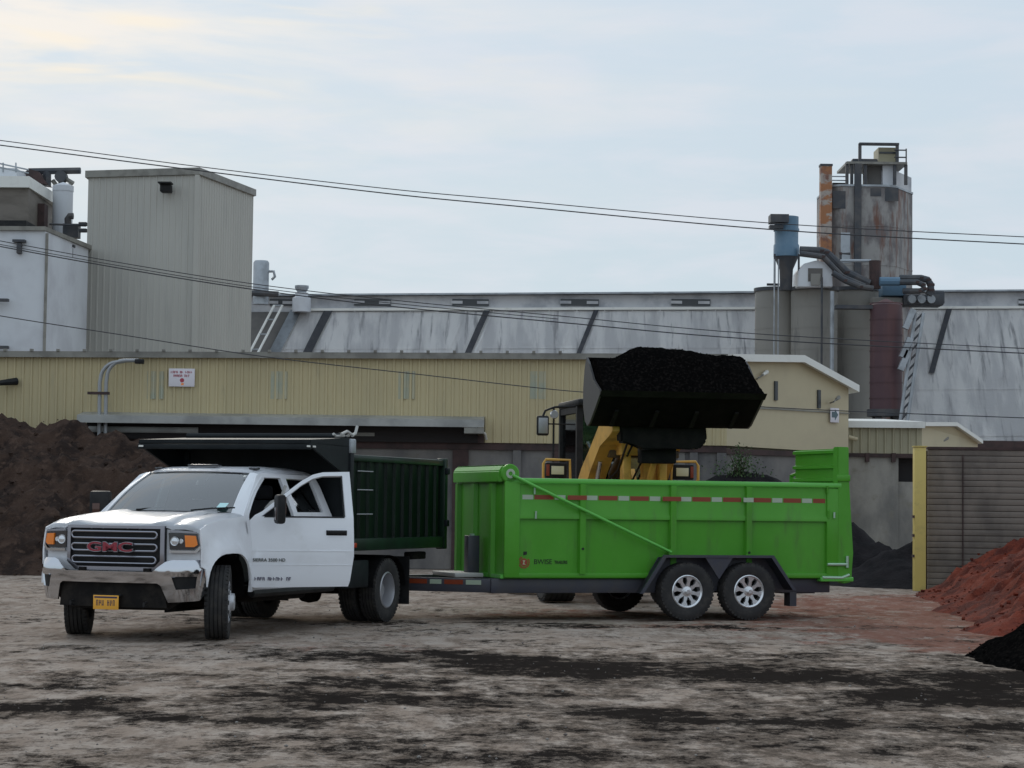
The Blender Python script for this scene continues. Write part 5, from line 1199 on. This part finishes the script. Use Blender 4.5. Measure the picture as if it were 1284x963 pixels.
B().bb(-2.90, -3.55, .72, 1.10, .46, .80, bev=.02).build('tool_box', 'shield_black', TR); B().bb(-2.90, -3.55, -1.10, -.72, .46, .80, bev=.02).build('tool_box', 'shield_black', TR)
wheel(TR, 'front_wheel', 0, .875, .405, .26, 1, 'front', R(24)); wheel(TR, 'front_wheel', 0, -.875, .405, .26, -1, 'front', R(24))
for s in (1, -1):
    wheel(TR, 'rear_wheel', -WB, s * .985, .405, .235, s, 'dual'); wheel(TR, 'rear_wheel', -WB, s * .70, .405, .235, s, 'plain')
    B().bb(-4.78, -4.80, s * .62, s * 1.12, .20, .82).build('mudflap', 'black_plastic', TR)
    b = B(); b.sheet([[(-WB + .52 * math.cos(a), s * .6, .45 + .50 * math.sin(a) * .8), (-WB + .52 * math.cos(a), s * 1.12, .45 + .50 * math.sin(a) * .8)] for a in [math.pi * k / 10 for k in range(11)]], .015); b.build('rear_fender', 'black_plastic', TR)
# dump bed
X0, X1, HW = -2.88, -5.88, 1.15; ZB0, ZT0 = .92, 2.10
bd = B().bb(X0, X1, -HW + .03, HW - .03, ZB0 + .02, ZB0 + .12).build('bed_floor', 'bed_green', TR)
for s in (1, -1):
    b = B(); prof = []; x = X0 - .10; k = 0
    while x > X1 + .05:
        prof += [(x, 0), (x - .17, 0), (x - .19, .035), (x - .255, .035)]; x -= .275
    prof.append((X1 + .01, 0)); prof = [(X0, 0)] + prof
    b.sheet([[(x, s * (HW - .05 + d), ZB0 + .14) for x, d in prof], [(x, s * (HW - .05 + d), ZT0 - .07) for x, d in prof]], .02); b.build('side_panel', 'bed_green', TR, sharp=20)
    b = B(); b.bb(X0 + .02, X1 - .02, s * (HW - .09), s * (HW + .01), ZT0 - .08, ZT0, bev=.01); b.build('top_rail', 'bed_green', TR)
    b = B(); b.bb(X0 + .02, X1 - .02, s * (HW - .09), s * (HW + .012), ZB0, ZB0 + .15, bev=.01); b.build('bottom_rail', 'bed_green', TR)
    for x in (X0 + .04, X1 - .03): B().bb(x - .05, x + .05, s * (HW - .10), s * (HW + .025), ZB0 - .02, ZT0 + .02, bev=.01).build('corner_post', 'shield_black' if x > -3 else 'bed_green', TR)
    for zc_ in (ZB0 + .45, ZB0 + .75, ZB0 + .98):
        B().tube([(X0 - .15, s * (HW + .006), zc_), (X0 - .62, s * (HW + .006), zc_)], .007, 5).build('step_bar', 'conduit', TR)
    B().box((X0 - .06, s * (HW + .03), ZB0 + .07), (.09, .02, .06), bev=.01).build('lamp_and_glint', 'red_lens', TR)  # red marker lamp at the bed's front corner
    B().box((X1 + .5, s * (HW - .2), ZB0 - .10), (.5, .12, .10), bev=.02).build('bed_hinge', 'underbody', TR)
b = B(); b.bb(X0 + .0, X0 + .06, -HW + .02, HW - .02, ZB0 - .05, 2.26); b.build('bulkhead', 'shield_black', TR)
b = B(); b.bb(X1 - .05, X1, -HW + .05, HW - .05, ZB0 + .02, ZT0 - .06); b.build('tailgate', 'bed_green', TR)
for y in (-.8, -.4, 0, .4, .8): B().bb(X1 - .09, X1 - .05, y - .04, y + .04, ZB0 + .05, ZT0 - .1).build('tailgate_rib', 'bed_green', TR)
for zc_ in (1.25, 1.95): B().box((X1 - .02, HW + .04, zc_), (.09, .05, .09), bev=.015).build('latch', 'shield_black', TR)
# cab shield
xt = -1.70
b = B(); b.prism([(X0 + .06, 2.18), (xt, 2.195), (xt, 2.245), (X0 + .06, 2.30)], 'xz', -HW, HW, bev=.008)
sh_ = b.build('cab_shield', 'shield_black', TR)
for s in (1, -1): B().prism([(X0 + .06, 1.80), (X0 + .06, 2.20), (xt + .0, 2.21), (xt + .0, 2.17)], 'xz', s * (HW - .03), s * HW).build('gusset', 'shield_black', sh_, smooth=False)
B().bb(xt - .03, xt + .02, -HW, HW, 2.13, 2.19, bev=.005).build('front_lip', 'shield_black', sh_)
for x, y in ((xt + .03, HW + .004), (xt - .12, HW + .004)): B().box((x + .03, y, 2.165), (.07, .012, .02)).build('lamp_and_glint', 'white_trim', sh_)  # white boxes near the tip paint light reflexes on the shield edge
B().box((xt + .024, -HW + .05, 2.165), (.012, .06, .02)).build('lamp_and_glint', 'white_trim', sh_)
# tarp gear at the bulkhead corner
tg = B().tube([(X0 - .0, HW - .05, 2.33), (X0 + .28, HW - .1, 2.315), (X0 + .34, HW - .1, 2.34)], .018, 6).build('tarp_crank', 'rope_grey', TR)
b = B(); b.tube([(X0 + .02, HW, 2.33), (X0 - .06, HW + .01, 2.36), (X0 - .11, HW + .01, 2.45)], .02, 6); b.tube([(X0 + .22, HW - .05, 2.34), (X0 + .10, HW - .03, 2.38), (X0 - .02, HW, 2.33)], .018, 6); b.build('tarp_rope', 'rope_grey', tg)
B().box((X0 + .02, HW + .0, 2.20), (.16, .06, .18), bev=.02).build('winch_box', 'galv', tg)
B().tube([(X0 + .06, -HW + .05, 2.32), (X0 + .06, HW - .05, 2.32)], .04, 10).build('tarp_roll', 'shield_black', TR)
b = B(); b.bb(-5.75, -5.95, -.5, .5, .50, .62); b.bb(-5.9, -6.15, -.06, .06, .50, .58); b.build('hitch', 'underbody', TR)

# ------------------------------------------------------------------ trailer
TL = thing('dump_trailer', 'bright green dump trailer with silver wheels hitched to the truck', 'trailer', (4.19, 30.86, 0), R(199.3))
LB, ZB1, ZT1, YW = 4.88, .56, 1.84, 1.035
# frame & tongue
b = B()
for s in (1, -1): b.bb(.10, LB + .15, s * .84, s * .96, .355, .545, bev=.01)
for k in range(9): b.bb(.2 + k * .56, .28 + k * .56, -.84, .84, .42, .52)
b.build('frame', 'trailer_grey', TL)
B().bb(-.02, LB, -.98, .98, .546, .60).build('bed_floor', 'lime_green', TL)
b = B(); tip = (6.5, -.30)
for s in (1, -1):
    a_, c_ = Vector((LB + .10, s * .90, .45)), Vector((tip[0], tip[1] + s * .06, .45)); d_ = (c_ - a_)
    b.box((a_ + c_) / 2, (d_.length, .10, .18), Matrix.Rotation(math.atan2(d_.y, d_.x), 4, 'Z'), bev=.008)
b.bb(LB, LB + .12, -.95, .95, .36, .54)
b.build('tongue', 'trailer_grey', TL)
B().bb(LB + .1, LB + .50, -.5, .5, .546, .60, bev=.01).build('tongue_deck', 'rope_grey', TL)
b = B(); b.bb(6.45, 6.75, tip[1] - .06, tip[1] + .06, .46, .58, bev=.02); b.build('coupler', 'underbody', TL)
for k, (m_, u0_, u1_) in enumerate((('tape_white', .15, .36), ('tape_red', .40, .66), ('tape_white', .70, .86), ('tape_red', .90, 1.15))):
    a_, c_ = Vector((LB + .10, .90, .45)), Vector((tip[0], tip[1] + .06, .45)); d_ = (c_ - a_).normalized(); nrm = Vector((-d_.y, d_.x, 0)); nrm = nrm if nrm.y > 0 else -nrm
    b = B(); b.box(a_ + d_ * (u0_ + u1_) / 2 + nrm * .053 + Vector((0, 0, .04)), (u1_ - u0_, .004, .06), Matrix.Rotation(math.atan2(d_.y, d_.x), 4, 'Z')); b.build('reflective_tape', m_, TL)
# side walls
ZM = 1.36
for s in (1, -1):
    def Y(a): return s * a
    b = B(); b.bb(.0, LB, Y(YW - .06), Y(YW - .02), ZB1 + .0, ZM); b.build('side_panel', 'lime_green', TL)
    b = B(); b.prism([(Y(YW - .045), ZM - .03), (Y(YW + .022), ZM - .03), (Y(YW + .022), ZM + .02), (Y(YW + .004), ZM + .05), (Y(YW + .004), ZT1 - .05), (Y(YW - .045), ZT1 - .05)], 'yz', .02, LB - .02); b.build('upper_side', 'lime_green', TL)
    b = B(); b.bb(-.02, LB, Y(YW - .055), Y(YW + .035), ZT1 - .045, ZT1 + .02, bev=.012); b.build('top_rail', 'lime_pale_toplit', TL)
    b = B(); b.bb(.0, LB, Y(YW - .05), Y(YW + .02), ZB1 - .003, ZB1 + .06, bev=.008); b.build('bottom_rail', 'lime_green', TL)
    for x in (3.80, 2.50, 1.385):
        b = B(); b.prism([(x - .055, Y(YW - .02)), (x - .04, Y(YW + .045)), (x + .04, Y(YW + .045)), (x + .055, Y(YW - .02))], 'xy', ZB1 + .05, ZT1 - .047); b.build('stake', 'lime_green', TL, smooth=False)
    b = B(); b.bb(LB - .20, LB + (.01 if s > 0 else -.1), Y(YW - .06), Y(YW + .03), ZB1, ZT1 + .02, bev=.01); b.build('corner_post', 'lime_green', TL)
    b = B(); b.bb(.02, .20, Y(YW - .06), Y(YW + .028), ZB1, ZT1 - .06, bev=.01); b.build('corner_post', 'lime_green', TL)
    b = B(); x = LB - .24; k = 0
    while x > .25:
        ln = .15 if k % 2 == 0 else .27
        xb_ = max(x - ln, .22)
        # break the tape at the stakes so that it lies on them
        segs = [(x, xb_)]
        for q0s, q1s in segs:
            hit = [st for st in (3.80, 2.50, 1.385) if q1s < st + .045 and q0s > st - .045]
            off = .048 if hit else .0065
            B().bb(q1s, q0s, Y(YW + off - (.004)), Y(YW + off), 1.582, 1.642).build('reflective_tape', 'tape_white' if k % 2 == 0 else 'tape_red', TL)
        x -= ln + .016; k += 1
    b.bm.free()
    # fender: trapezoid sheet over both wheels
    zf = .835; fo = [(3.02, .36), (2.70, zf), (1.16, zf), (.84, .40)]
    b = B(); rows_ = [[(x, Y(YW + .0), z), (x, Y(YW + .27), z)] for x, z in fo]; b.sheet(rows_, .02)
    b.prism([(3.02, .36), (2.70, zf), (1.16, zf), (.84, .40), (.79, .40), (1.125, zf + .035), (2.735, zf + .035), (3.07, .36)], 'xz', Y(YW + .24), Y(YW + .275))
    b.prism([(2.13, zf), (1.73, zf), (1.93, .55)], 'xz', Y(YW + .245), Y(YW + .262))
    b.prism([(3.0, .36), (2.72, zf), (1.14, zf), (.86, .40)], 'xz', Y(YW + .024), Y(YW + .034))
    b.build('fender', 'trailer_grey', TL, smooth=False)
    for x in (2.38, 1.476): wheel(TL, 'wheel', x, Y(YW + .14), .385, .225, s, 'alloy')
    b = B(); b.tube([(4.80, Y(YW + .075), 1.89), (2.55, Y(YW + .085), .90)], .021, 8); b.build('tarp_arm', 'lime_pale_toplit', TL)
    B().lathe([(.045, 0), (.045, .06), (.001, .06)], 'y', (2.55, Y(YW + .03), .90), 12).build('tarp_pivot', 'lime_green', TL)
    B().bb(.62, .72, Y(.80), Y(.98), .17, .36).build('mud_bracket', 'trailer_grey', TL)
    b = B(); b.tube([(.20, Y(YW + .045), .745), (-.10, Y(YW + .05), .745)], .02, 6); b.tube([(-.10, Y(YW + .05), .70), (-.10, Y(YW + .05), .86)], .022, 6); b.tube([(.1, Y(YW + .045), ZM + .02), (.1, Y(YW + .045), ZM + .1)], .015, 6); b.build('latch_bar', 'fitting_zinc', TL)
    b = B(); b.tube([(.28, Y(YW + .04), .565), (-.02, Y(YW + .04), .56), (-.14, Y(YW + .03), .60)], .022, 8); b.build('tail_pipe_guard', 'fitting_zinc', TL)
    for x, z in ((LB - .40, ZT1 - .19), (LB - .42, ZM - .03), (.18, ZM + .02), (.20, ZT1 - .12)):
        B().tube([(x, Y(YW + .03), z), (x, Y(YW + .035), z + .10)], .014, 6).build('tie_hook', 'fitting_zinc' if x > 1 else 'lime_green', TL)
for x in (3.80, 1.385): B().lathe([(.018, 0), (.018, .006), (.001, .006)], 'y', (x, YW + .045, .94 if x > 3 else .90), 10).build('bolt', 'decal_black', TL)
b = B(); b.tube([(2.38, -1.1, .385), (2.38, 1.1, .385)], .05, 10); b.tube([(1.476, -1.1, .385), (1.476, 1.1, .385)], .05, 10); b.build('axle', 'underbody', TL)
b = B(); b.bb(.30, .80, -.9, .9, .34, .50); b.build('rear_crossmember', 'trailer_grey', TL)
# front wall
b = B(); b.bb(LB - .04, LB, -.93, .98, ZB1, ZT1 + .02); b.build('front_wall', 'lime_green', TL)
for y0, y1 in ((-.93, -.80), (-.22, -.08), (.52, .66)): B().prism([(LB - .001, y0), (LB + .055, y0 + .02), (LB + .055, y1 - .02), (LB - .001, y1)], 'xy', ZB1, ZT1 - .05).build('front_rib', 'lime_green', TL, smooth=False)
B().bb(LB, LB + .05, -.93, 1.03, ZB1 - .01, ZB1 + .04).build('front_sill', 'lime_pale_toplit', TL)
B().bb(LB + .06, LB + .22, .02, .20, .60, 1.09, bev=.006).build('jack_post', 'trailer_grey', TL)
B().box((LB + .14, .11, 1.10), (.05, .06, .03)).build('jack_handle', 'fitting_zinc', TL)
# tarp housing
b = B(); b.prism([(LB - .17, 1.86), (LB + .085, 1.80), (LB + .085, 1.95), (LB + .04, 2.015), (LB - .10, 2.025), (LB - .17, 1.98)], 'xz', -.93, 1.03, bev=.012); th_ = b.build('tarp_housing', 'lime_green', TL)
b = B(); b.panel([(-.92, -.07), (1.02, -.07), (1.02, .05), (-.92, .05)], [], lambda y, x: (LB - .03 + x, y, 2.032 - .12 * x * x * 10), .003, .5, out=(0, 0, 1)); b.build('housing_top', 'lime_pale_toplit', th_)
B().lathe([(.125, 0), (.125, .035), (.11, .045), (.001, .045)], 'y', (LB - .06, 1.025, 1.915), 28).build('end_cap', 'lime_green', th_)
B().lathe([(.062, .046), (.062, .052), (.028, .052), (.028, .046)], 'y', (LB - .06, 1.025, 1.915), 24, closed=True).build('cap_ring', 'tape_white', th_)
# rear gate with tall upper section
b = B(); b.bb(-.13, -.03, -1.0, 1.0, ZB1 + .02, ZT1); b.build('tailgate', 'lime_green', TL)
ug = b = B(); b.bb(-.12, -.06, -.42, .92, ZT1, 2.34); ug = b.build('gate_extension', 'lime_green', TL)
for z in (1.91, 2.09, 2.30): B().prism([(-.061, z - .03), (-.02, z - .02), (-.02, z + .02), (-.061, z + .03)], 'xz', -.43, .92).build('gate_rib', 'lime_green', ug, smooth=False)
b = B(); b.prism([(-.18, ZB1 - .06), (-.20, .9), (-.13, 1.95), (-.13, 2.36), (.04, 2.36), (.04, ZB1 + .02), (-.05, ZB1 - .08)], 'xz', .92, YW + .03, bev=.01); b.build('gate_post', 'lime_green', TL)
b = B(); b.prism([(-.18, ZB1 - .06), (-.20, .9), (-.13, 1.8), (-.13, 1.86), (.04, 1.86), (.04, ZB1 + .02), (-.05, ZB1 - .08)], 'xz', -YW - .03, -.98, bev=.01); b.build('gate_post', 'lime_green', TL)
B().box((-.045, YW + .035, 1.93), (.20, .03, .09), bev=.01).build('gate_hinge', 'lime_green', TL)
B().bb(-.20, .30, .7, YW + .05, ZB1 - .05, ZB1 + .01, bev=.01).build('gate_sill', 'lime_pale_toplit', TL)
B().tube([(-.09, -.62, ZT1 - .05), (-.09, -.60, ZT1 + .14), (-.09, -.44, ZT1 + .16)], .03, 6).build('tarp_bow_end', 'lime_green', TL)
# decal
b = B(); yv = YW - .02
for a in range(0, 360, 24):
    if 60 < a < 130: continue
    r1, r2 = .062, .082; a0, a1 = R(a), R(a + 20)
    b.prism([(4.60 + r1 * math.cos(a0), .76 + r1 * math.sin(a0)), (4.60 + r2 * math.cos(a0), .76 + r2 * math.sin(a0)), (4.60 + r2 * math.cos(a1), .76 + r2 * math.sin(a1)), (4.60 + r1 * math.cos(a1), .76 + r1 * math.sin(a1))], 'xz', yv, yv + .003)
b.build('logo_arc', 'decal_red', TL, smooth=False)
B().lathe([(.052, 0), (.052, .003), (.001, .003)], 'y', (4.60, yv, .76), 24).build('logo_disc', 'decal_red', TL)
b = B(); b.prism([(4.62, .79), (4.58, .785), (4.60, .75), (4.575, .73), (4.62, .73), (4.61, .76)], 'xz', yv + .003, yv + .006); b.build('logo_mark', 'decal_cream', TL, smooth=False)
B().prism([(4.75, .79), (4.71, .80), (4.71, .73), (4.74, .72)], 'xz', yv + .001, yv + .005).build('logo_mark', 'decal_black', TL, smooth=False)
B().prism([(4.61, .85), (4.56, .86), (4.56, .90), (4.61, .90)], 'xz', yv + .001, yv + .005).build('logo_mark', 'decal_black', TL, smooth=False)
text('logo_text', 'BWISE', .092, 'decal_black', TL, frame((-1, 0, 0), (0, 0, 1), (4.335, yv + .003, .765)), .002, .0, 1.0)
text('logo_text', 'TRAILERS', .058, 'decal_black', TL, frame((-1, 0, 0), (0, 0, 1), (4.085, yv + .003, .76)), .002, .001, .75)

# ------------------------------------------------------------------ wheel loader
LD = thing('wheel_loader', 'yellow wheel loader behind the trailer lifting a full bucket of black mulch', 'loader', (1.64, 34.3, 0), R(-90 + 10))
# local: +x forward (towards the trailer), +y to the loader's left = viewer's right
for x in (0, -3.0):
    for s in (1, -1): wheel(LD, 'wheel', x, s * .93, .68, .50, s, 'loader')
b = B(); b.bb(-.9, .35, -.45, .45, .55, 1.20, bev=.04); b.bb(-3.9, -.9, -.55, .55, .6, 1.2, bev=.05); b.build('chassis', 'loader_yellow', LD)
b = B(); b.bb(-4.1, -2.2, -.70, .70, 1.2, 1.82, bev=.10); b.build('engine_hood', 'loader_yellow', LD)
for s in (1, -1):
    b = B(); b.sheet([[(.78 * math.cos(a), s * .62, .75 + .78 * math.sin(a)), (.78 * math.cos(a), s * 1.18, .75 + .78 * math.sin(a))] for a in [math.pi * (.15 + .7 * k / 8) for k in range(9)]], .03); b.build('mudguard', 'loader_yellow', LD)
    # headlight in its guard
    hz_ = W(700, 590, 34).z
    g_ = B().box((.35, s * 1.02, hz_), (.12, .34, .24), bev=.02).build('headlight', 'black_plastic', LD)
    B().box((.415, s * 1.0, hz_), (.012, .20, .13), bev=.004).build('lens', 'lamp_cream', g_)
    B().box((.415, s * 1.155, hz_), (.012, .05, .18), bev=.004).build('indicator', 'decal_red', g_)
    P_ = [(.45, s * .80, hz_ - .28), (.47, s * .82, hz_ + .16), (.47, s * 1.20, hz_ + .165), (.47, s * 1.24, hz_ + .10), (.47, s * 1.24, hz_ - .12), (.45, s * 1.20, hz_ - .16), (.45, s * .84, hz_ - .165)]
    B().tube(P_, .022, 6).build('guard', 'loader_yellow', g_)
# cab
xc0, xc1, yc, zc0, zc1 = -.55, -1.95, .72, 1.25, 3.10
b = B()
for x in (xc0, xc1):
    for s in (1, -1): b.bb(x - .05, x + .05, s * yc - .05, s * yc + .05, zc0, zc1)
for s in (1, -1): b.bb(xc1, xc0, s * yc - .04, s * yc + .04, zc0, zc0 + .1); b.bb(xc1, xc0, s * yc - .04, s * yc + .04, zc1 - .1, zc1)
for x in (xc0, xc1): b.bb(x - .04, x + .04, -yc, yc, zc0, zc0 + .12); b.bb(x - .04, x + .04, -yc, yc, zc1 - .12, zc1)
b.build('cab_frame', 'black_plastic', LD)
B().bb(xc1 - .1, xc0 + .15, -yc - .06, yc + .06, zc1, zc1 + .12, bev=.04).build('cab_roof', 'black_plastic', LD)
for q_ in ((xc0, xc0 + .01, -yc + .05, yc - .05, zc0 + .12, zc1 - .12), (xc1, xc1 + .01, -yc + .05, yc - .05, zc0 + .7, zc1 - .12), (xc1 + .05, xc0 - .05, -yc, -yc + .01, zc0 + .1, zc1 - .1), (xc1 + .05, xc0 - .05, yc - .01, yc, zc0 + .1, zc1 - .1)): B().bb(*q_).build('cab_window', 'cab_glass', LD)
b = B(); b.box((-1.45, 0, 1.75), (.5, .5, .14), bev=.04); b.box((-1.68, 0, 2.1), (.14, .46, .7), bev=.04); b.build('seat', 'seat_cloth', LD)
b = B(); b.tube([(-.75, 0, 1.3), (-.95, 0, 2.0)], .05, 8); b.lathe([(.18, -.015), (.2, 0), (.18, .015), (.165, 0)], 'z', (-.97, 0, 2.02), 24, closed=True); b.build('steering_column', 'black_plastic', LD)
# cab mirror on the viewer's left, work lamp
mz = W(684, 535, 35).z
mr = B().box((-.45, -1.34, mz), (.07, .20, .32), bev=.03).build('side_mirror', 'black_plastic', LD)
B().box((-.41, -1.34, mz), (.01, .15, .25), bev=.005).build('mirror_glass', 'conduit', mr)
b = B(); b.tube([(-.5, -.80, mz + .32), (-.47, -1.15, mz + .30), (-.45, -1.30, mz + .24), (-.45, -1.36, mz + .1)], .02, 6); b.tube([(-.45, -1.36, mz + .03), (-.5, -.80, mz + .03)], .013, 6); b.tube([(-.46, -1.16, mz + .28), (-.46, -1.16, 1.3)], .016, 6); b.build('mirror_arm', 'black_plastic', mr)
B().lathe([(.01, .05), (.06, .05), (.07, 0), (.03, -.05), (.01, -.05)], 'x', (-.42, -1.16, mz + .18), 14).build('work_lamp', 'lamp_clear', LD)
for c_ in LD.children:
    if c_.name.split('.')[0] in ('cab_frame', 'cab_roof', 'cab_window', 'steering_column', 'side_mirror', 'work_lamp') or c_.name.startswith('seat'): c_.location.y += .26
# boom: two arms from the front frame up and forward to the bucket
bx, bz = 2.05, 2.72
prof = [(-.35, 1.55), (-.45, 1.85), (-.1, 2.1), (.55, 2.40), (1.30, 2.80), (1.95, 2.90), (2.15, 2.80), (2.15, 2.62), (1.9, 2.55), (1.25, 2.42), (.6, 2.05), (.1, 1.7), (-.1, 1.5)]
for y_ in (-.38, .62): B().prism(prof, 'xz', y_ - .14, y_ + .14, bev=.01).build('boom_arm', 'loader_yellow', LD)
B().bb(.75, 1.15, -.34, .76, 2.25, 2.45, bev=.02).build('boom_crossbeam', 'loader_dark_steel', LD)
for q_ in (-.35, .28): B().prism([(-.1, 1.2), (-.4, 1.9), (-.1, 2.1), (.3, 1.6), (.35, 1.2)], 'xz', q_, q_ + .07).build('loader_tower', 'loader_yellow', LD)
for s in (1, -1):
    cy_ = B().tube([(.15, s * .42, 1.15), (.55, s * .42, 1.75)], .075, 12).build('lift_cylinder', 'loader_dark_steel', LD)
    B().tube([(.55, s * .42, 1.75), (.85, s * .42, 2.2)], .035, 10).build('piston_rod', 'hyd_chrome', cy_)
b = B(); b.prism([(.95, 2.55), (1.15, 2.60), (1.35, 2.2), (1.4, 1.75), (1.25, 1.7), (1.15, 2.1)], 'xz', .14, .30, bev=.01); b.build('tilt_lever', 'loader_yellow', LD)
cy_ = B().tube([(-.2, .02, 2.0), (.6, .02, 2.35)], .08, 12).build('tilt_cylinder', 'loader_dark_steel', LD)
B().tube([(.6, .02, 2.35), (1.05, .02, 2.55)], .04, 10).build('piston_rod', 'hyd_chrome', cy_)
b = B(); b.tube([(1.3, .22, 1.78), (1.75, .22, 2.2), (2.0, .22, 2.5)], .05, 8); b.build('tilt_link', 'loader_yellow', LD)
for k, (y0, c_) in enumerate(((-.22, 0), (-.12, .04), (.15, .02), (.25, 0))):
    B().tube([(0, y0, 1.5), (.5, y0 + c_, 1.9), (1.2, y0 - c_, 2.05 + .05 * k), (1.9, y0, 2.5)], .018, 6).build('hydraulic_hose', 'black_plastic', LD)
b = B(); b.prism([(-.42, 2.72), (-.40, 2.45), (-.10, 2.42), (-.08, 2.34), (.65, 2.40), (.80, 2.36), (.92, 2.50), (.90, 2.72)], 'yz', 1.90, 2.2, bev=.03); b.bb(1.75, 2.0, -.05, .50, 2.15, 2.43, bev=.03); b.build('coupler_frame', 'bucket_steel', LD)
b = B(); b.bb(.37, .42, -.42, .42, 1.25, 1.6, bev=.02); b.build('front_plate', 'loader_yellow', LD)
b = B(); b.bb(1.2, 1.55, -.25, .52, 2.28, 2.46, bev=.02); b.bb(1.25, 1.5, -.20, -.08, 1.9, 2.3, bev=.02); b.bb(1.25, 1.5, .36, .48, 1.85, 2.3, bev=.02); b.build('linkage_frame', 'loader_yellow', LD)
# bucket
bk = bpy.data.objects.new('bucket', None); C.objects.link(bk); bk.parent = LD; bk.location = (2.05, .29, 0); bk.rotation_euler = (0, 0, R(0))
BWid = 1.20
zl_, zt_b = 3.12, 3.66
bp_ = [(1.12, 3.12), (.80, 2.93), (.42, 2.72), (.26, 2.68), (.08, 2.76), (-.05, 2.98), (-.06, 3.25), (.02, 3.52), (.14, 3.70)]
b = B(); b.sheet([[(x, -BWid, z) for x, z in bp_], [(x, BWid, z) for x, z in bp_]], .04); b.build('bucket_shell', 'bucket_steel', bk)
for s in (1, -1):
    pl = bp_ + [(.32, 3.60), (.66, 3.34), (1.08, 3.17)]
    B().prism(pl, 'xz', s * BWid, s * (BWid + .03)).build('bucket_side', 'bucket_side', bk, smooth=False)
B().prism([(1.10, 3.075), (1.22, 3.16), (1.10, 3.135)], 'xz', -BWid - .03, BWid + .03).build('cutting_edge', 'bucket_steel', bk, smooth=False)
for y in (-.9, -.3, .3, .9): B().prism([(.40, 2.70), (.78, 2.905), (.78, 2.88), (.42, 2.67)], 'xz', y - .03, y + .03).build('wear_strip', 'bucket_steel', bk, smooth=False)
# mulch load : its own thing
ML = thing('mulch_load', 'heap of black mulch filling the raised loader bucket', 'mulch', (0, 0, 0))
bpy.context.view_layer.update()
ML.parent = None
MW = LD.matrix_world @ bk.matrix_world if False else (Matrix.Translation(LD.location) @ Matrix.Rotation(LD.rotation_euler.z, 4, 'Z') @ Matrix.Translation(bk.location) @ Matrix.Rotation(bk.rotation_euler.z, 4, 'Z'))
ML.matrix_world = MW
b = B(); rows_ = []; ny_ = 70; nt_ = 26
for i in range(ny_ + 1):
    y = -BWid + .01 + 2 * (BWid - .01) * i / ny_; u = y / BWid
    # crown across the bucket as the photograph shows: flat left, dropping right end
    crown = zt_b - .01 + .20 * sst(u, -.85, -.40) - .10 * sst(u, -.3, .75) - .03 * sst(u, .6, .9) - .34 * sst(u, .86, 1.02)
    row = []
    for j in range(nt_ + 1):
        t_ = j / nt_
        x = .08 + t_ * 1.12 ; xm = .50
        if x < xm: z = crown - (xm - x) ** 2 * 1.3
        else: z = crown - (crown - zl_ - .03) * ((x - xm) / (1.20 - xm)) ** 1.7
        n_ = .028 * fbm(x * 3, y * 3, 3) + .012 * noise.noise((x * 14, y * 14, 5)) + .009 * noise.noise((x * 35, y * 35, 7)); e_ = min(1, 6 * t_, 6 * (1 - t_) + .2)
        row.append((x + n_ * .9 * e_, y, z + n_ * e_))
    rows_.append(row)
b.sheet(rows_)
for y, row in ((-1, rows_[0]), (1, rows_[-1])): b.poly([Vector(p) for p in row] + [Vector((.9, row[0][1], 2.98)), Vector((.3, row[0][1], 2.76))])
mo = b.build('mulch', 'mulch_black', ML)
bm_ = B(); rnd = random.Random(3)
for k in range(200):
    i = rnd.randrange(2, ny_ - 1); j = rnd.randrange(1, nt_); p = Vector(rows_[i][j]); sz = rnd.uniform(.008, .022)
    bm_.box(p, (sz, sz * rnd.uniform(.5, 2), sz * .6), Matrix.Rotation(rnd.uniform(0, 3), 4, Vector((rnd.random(), rnd.random(), rnd.random())).normalized()))
bm_.build('mulch_chips', 'mulch_black', ML)['kind'] = 'stuff'

# ------------------------------------------------------------------ loose stones and clods on the yard
bs_ = B(); rnd = random.Random(12)
for k in range(520):
    y = 13 + 26 * rnd.random() ** 1.3; x = rnd.uniform(-.26, .26) * y * 1.05; s_ = rnd.choice((.005, .006, .008, .011)) * rnd.uniform(.7, 1.3)
    if rnd.random() < .01: s_ *= 1.6
    r_ = bmesh.ops.create_icosphere(bs_.bm, subdivisions=1, radius=s_)
    for v in r_['verts']: v.co = Vector((v.co.x * rnd.uniform(.8, 1.3), v.co.y * rnd.uniform(.8, 1.2), v.co.z * .7)) + Vector((x, y, s_ * .3))
tag(bs_.build('loose_stones', 'stone', None), 'small loose stones and clods scattered over the yard', 'stones', kind='stuff')
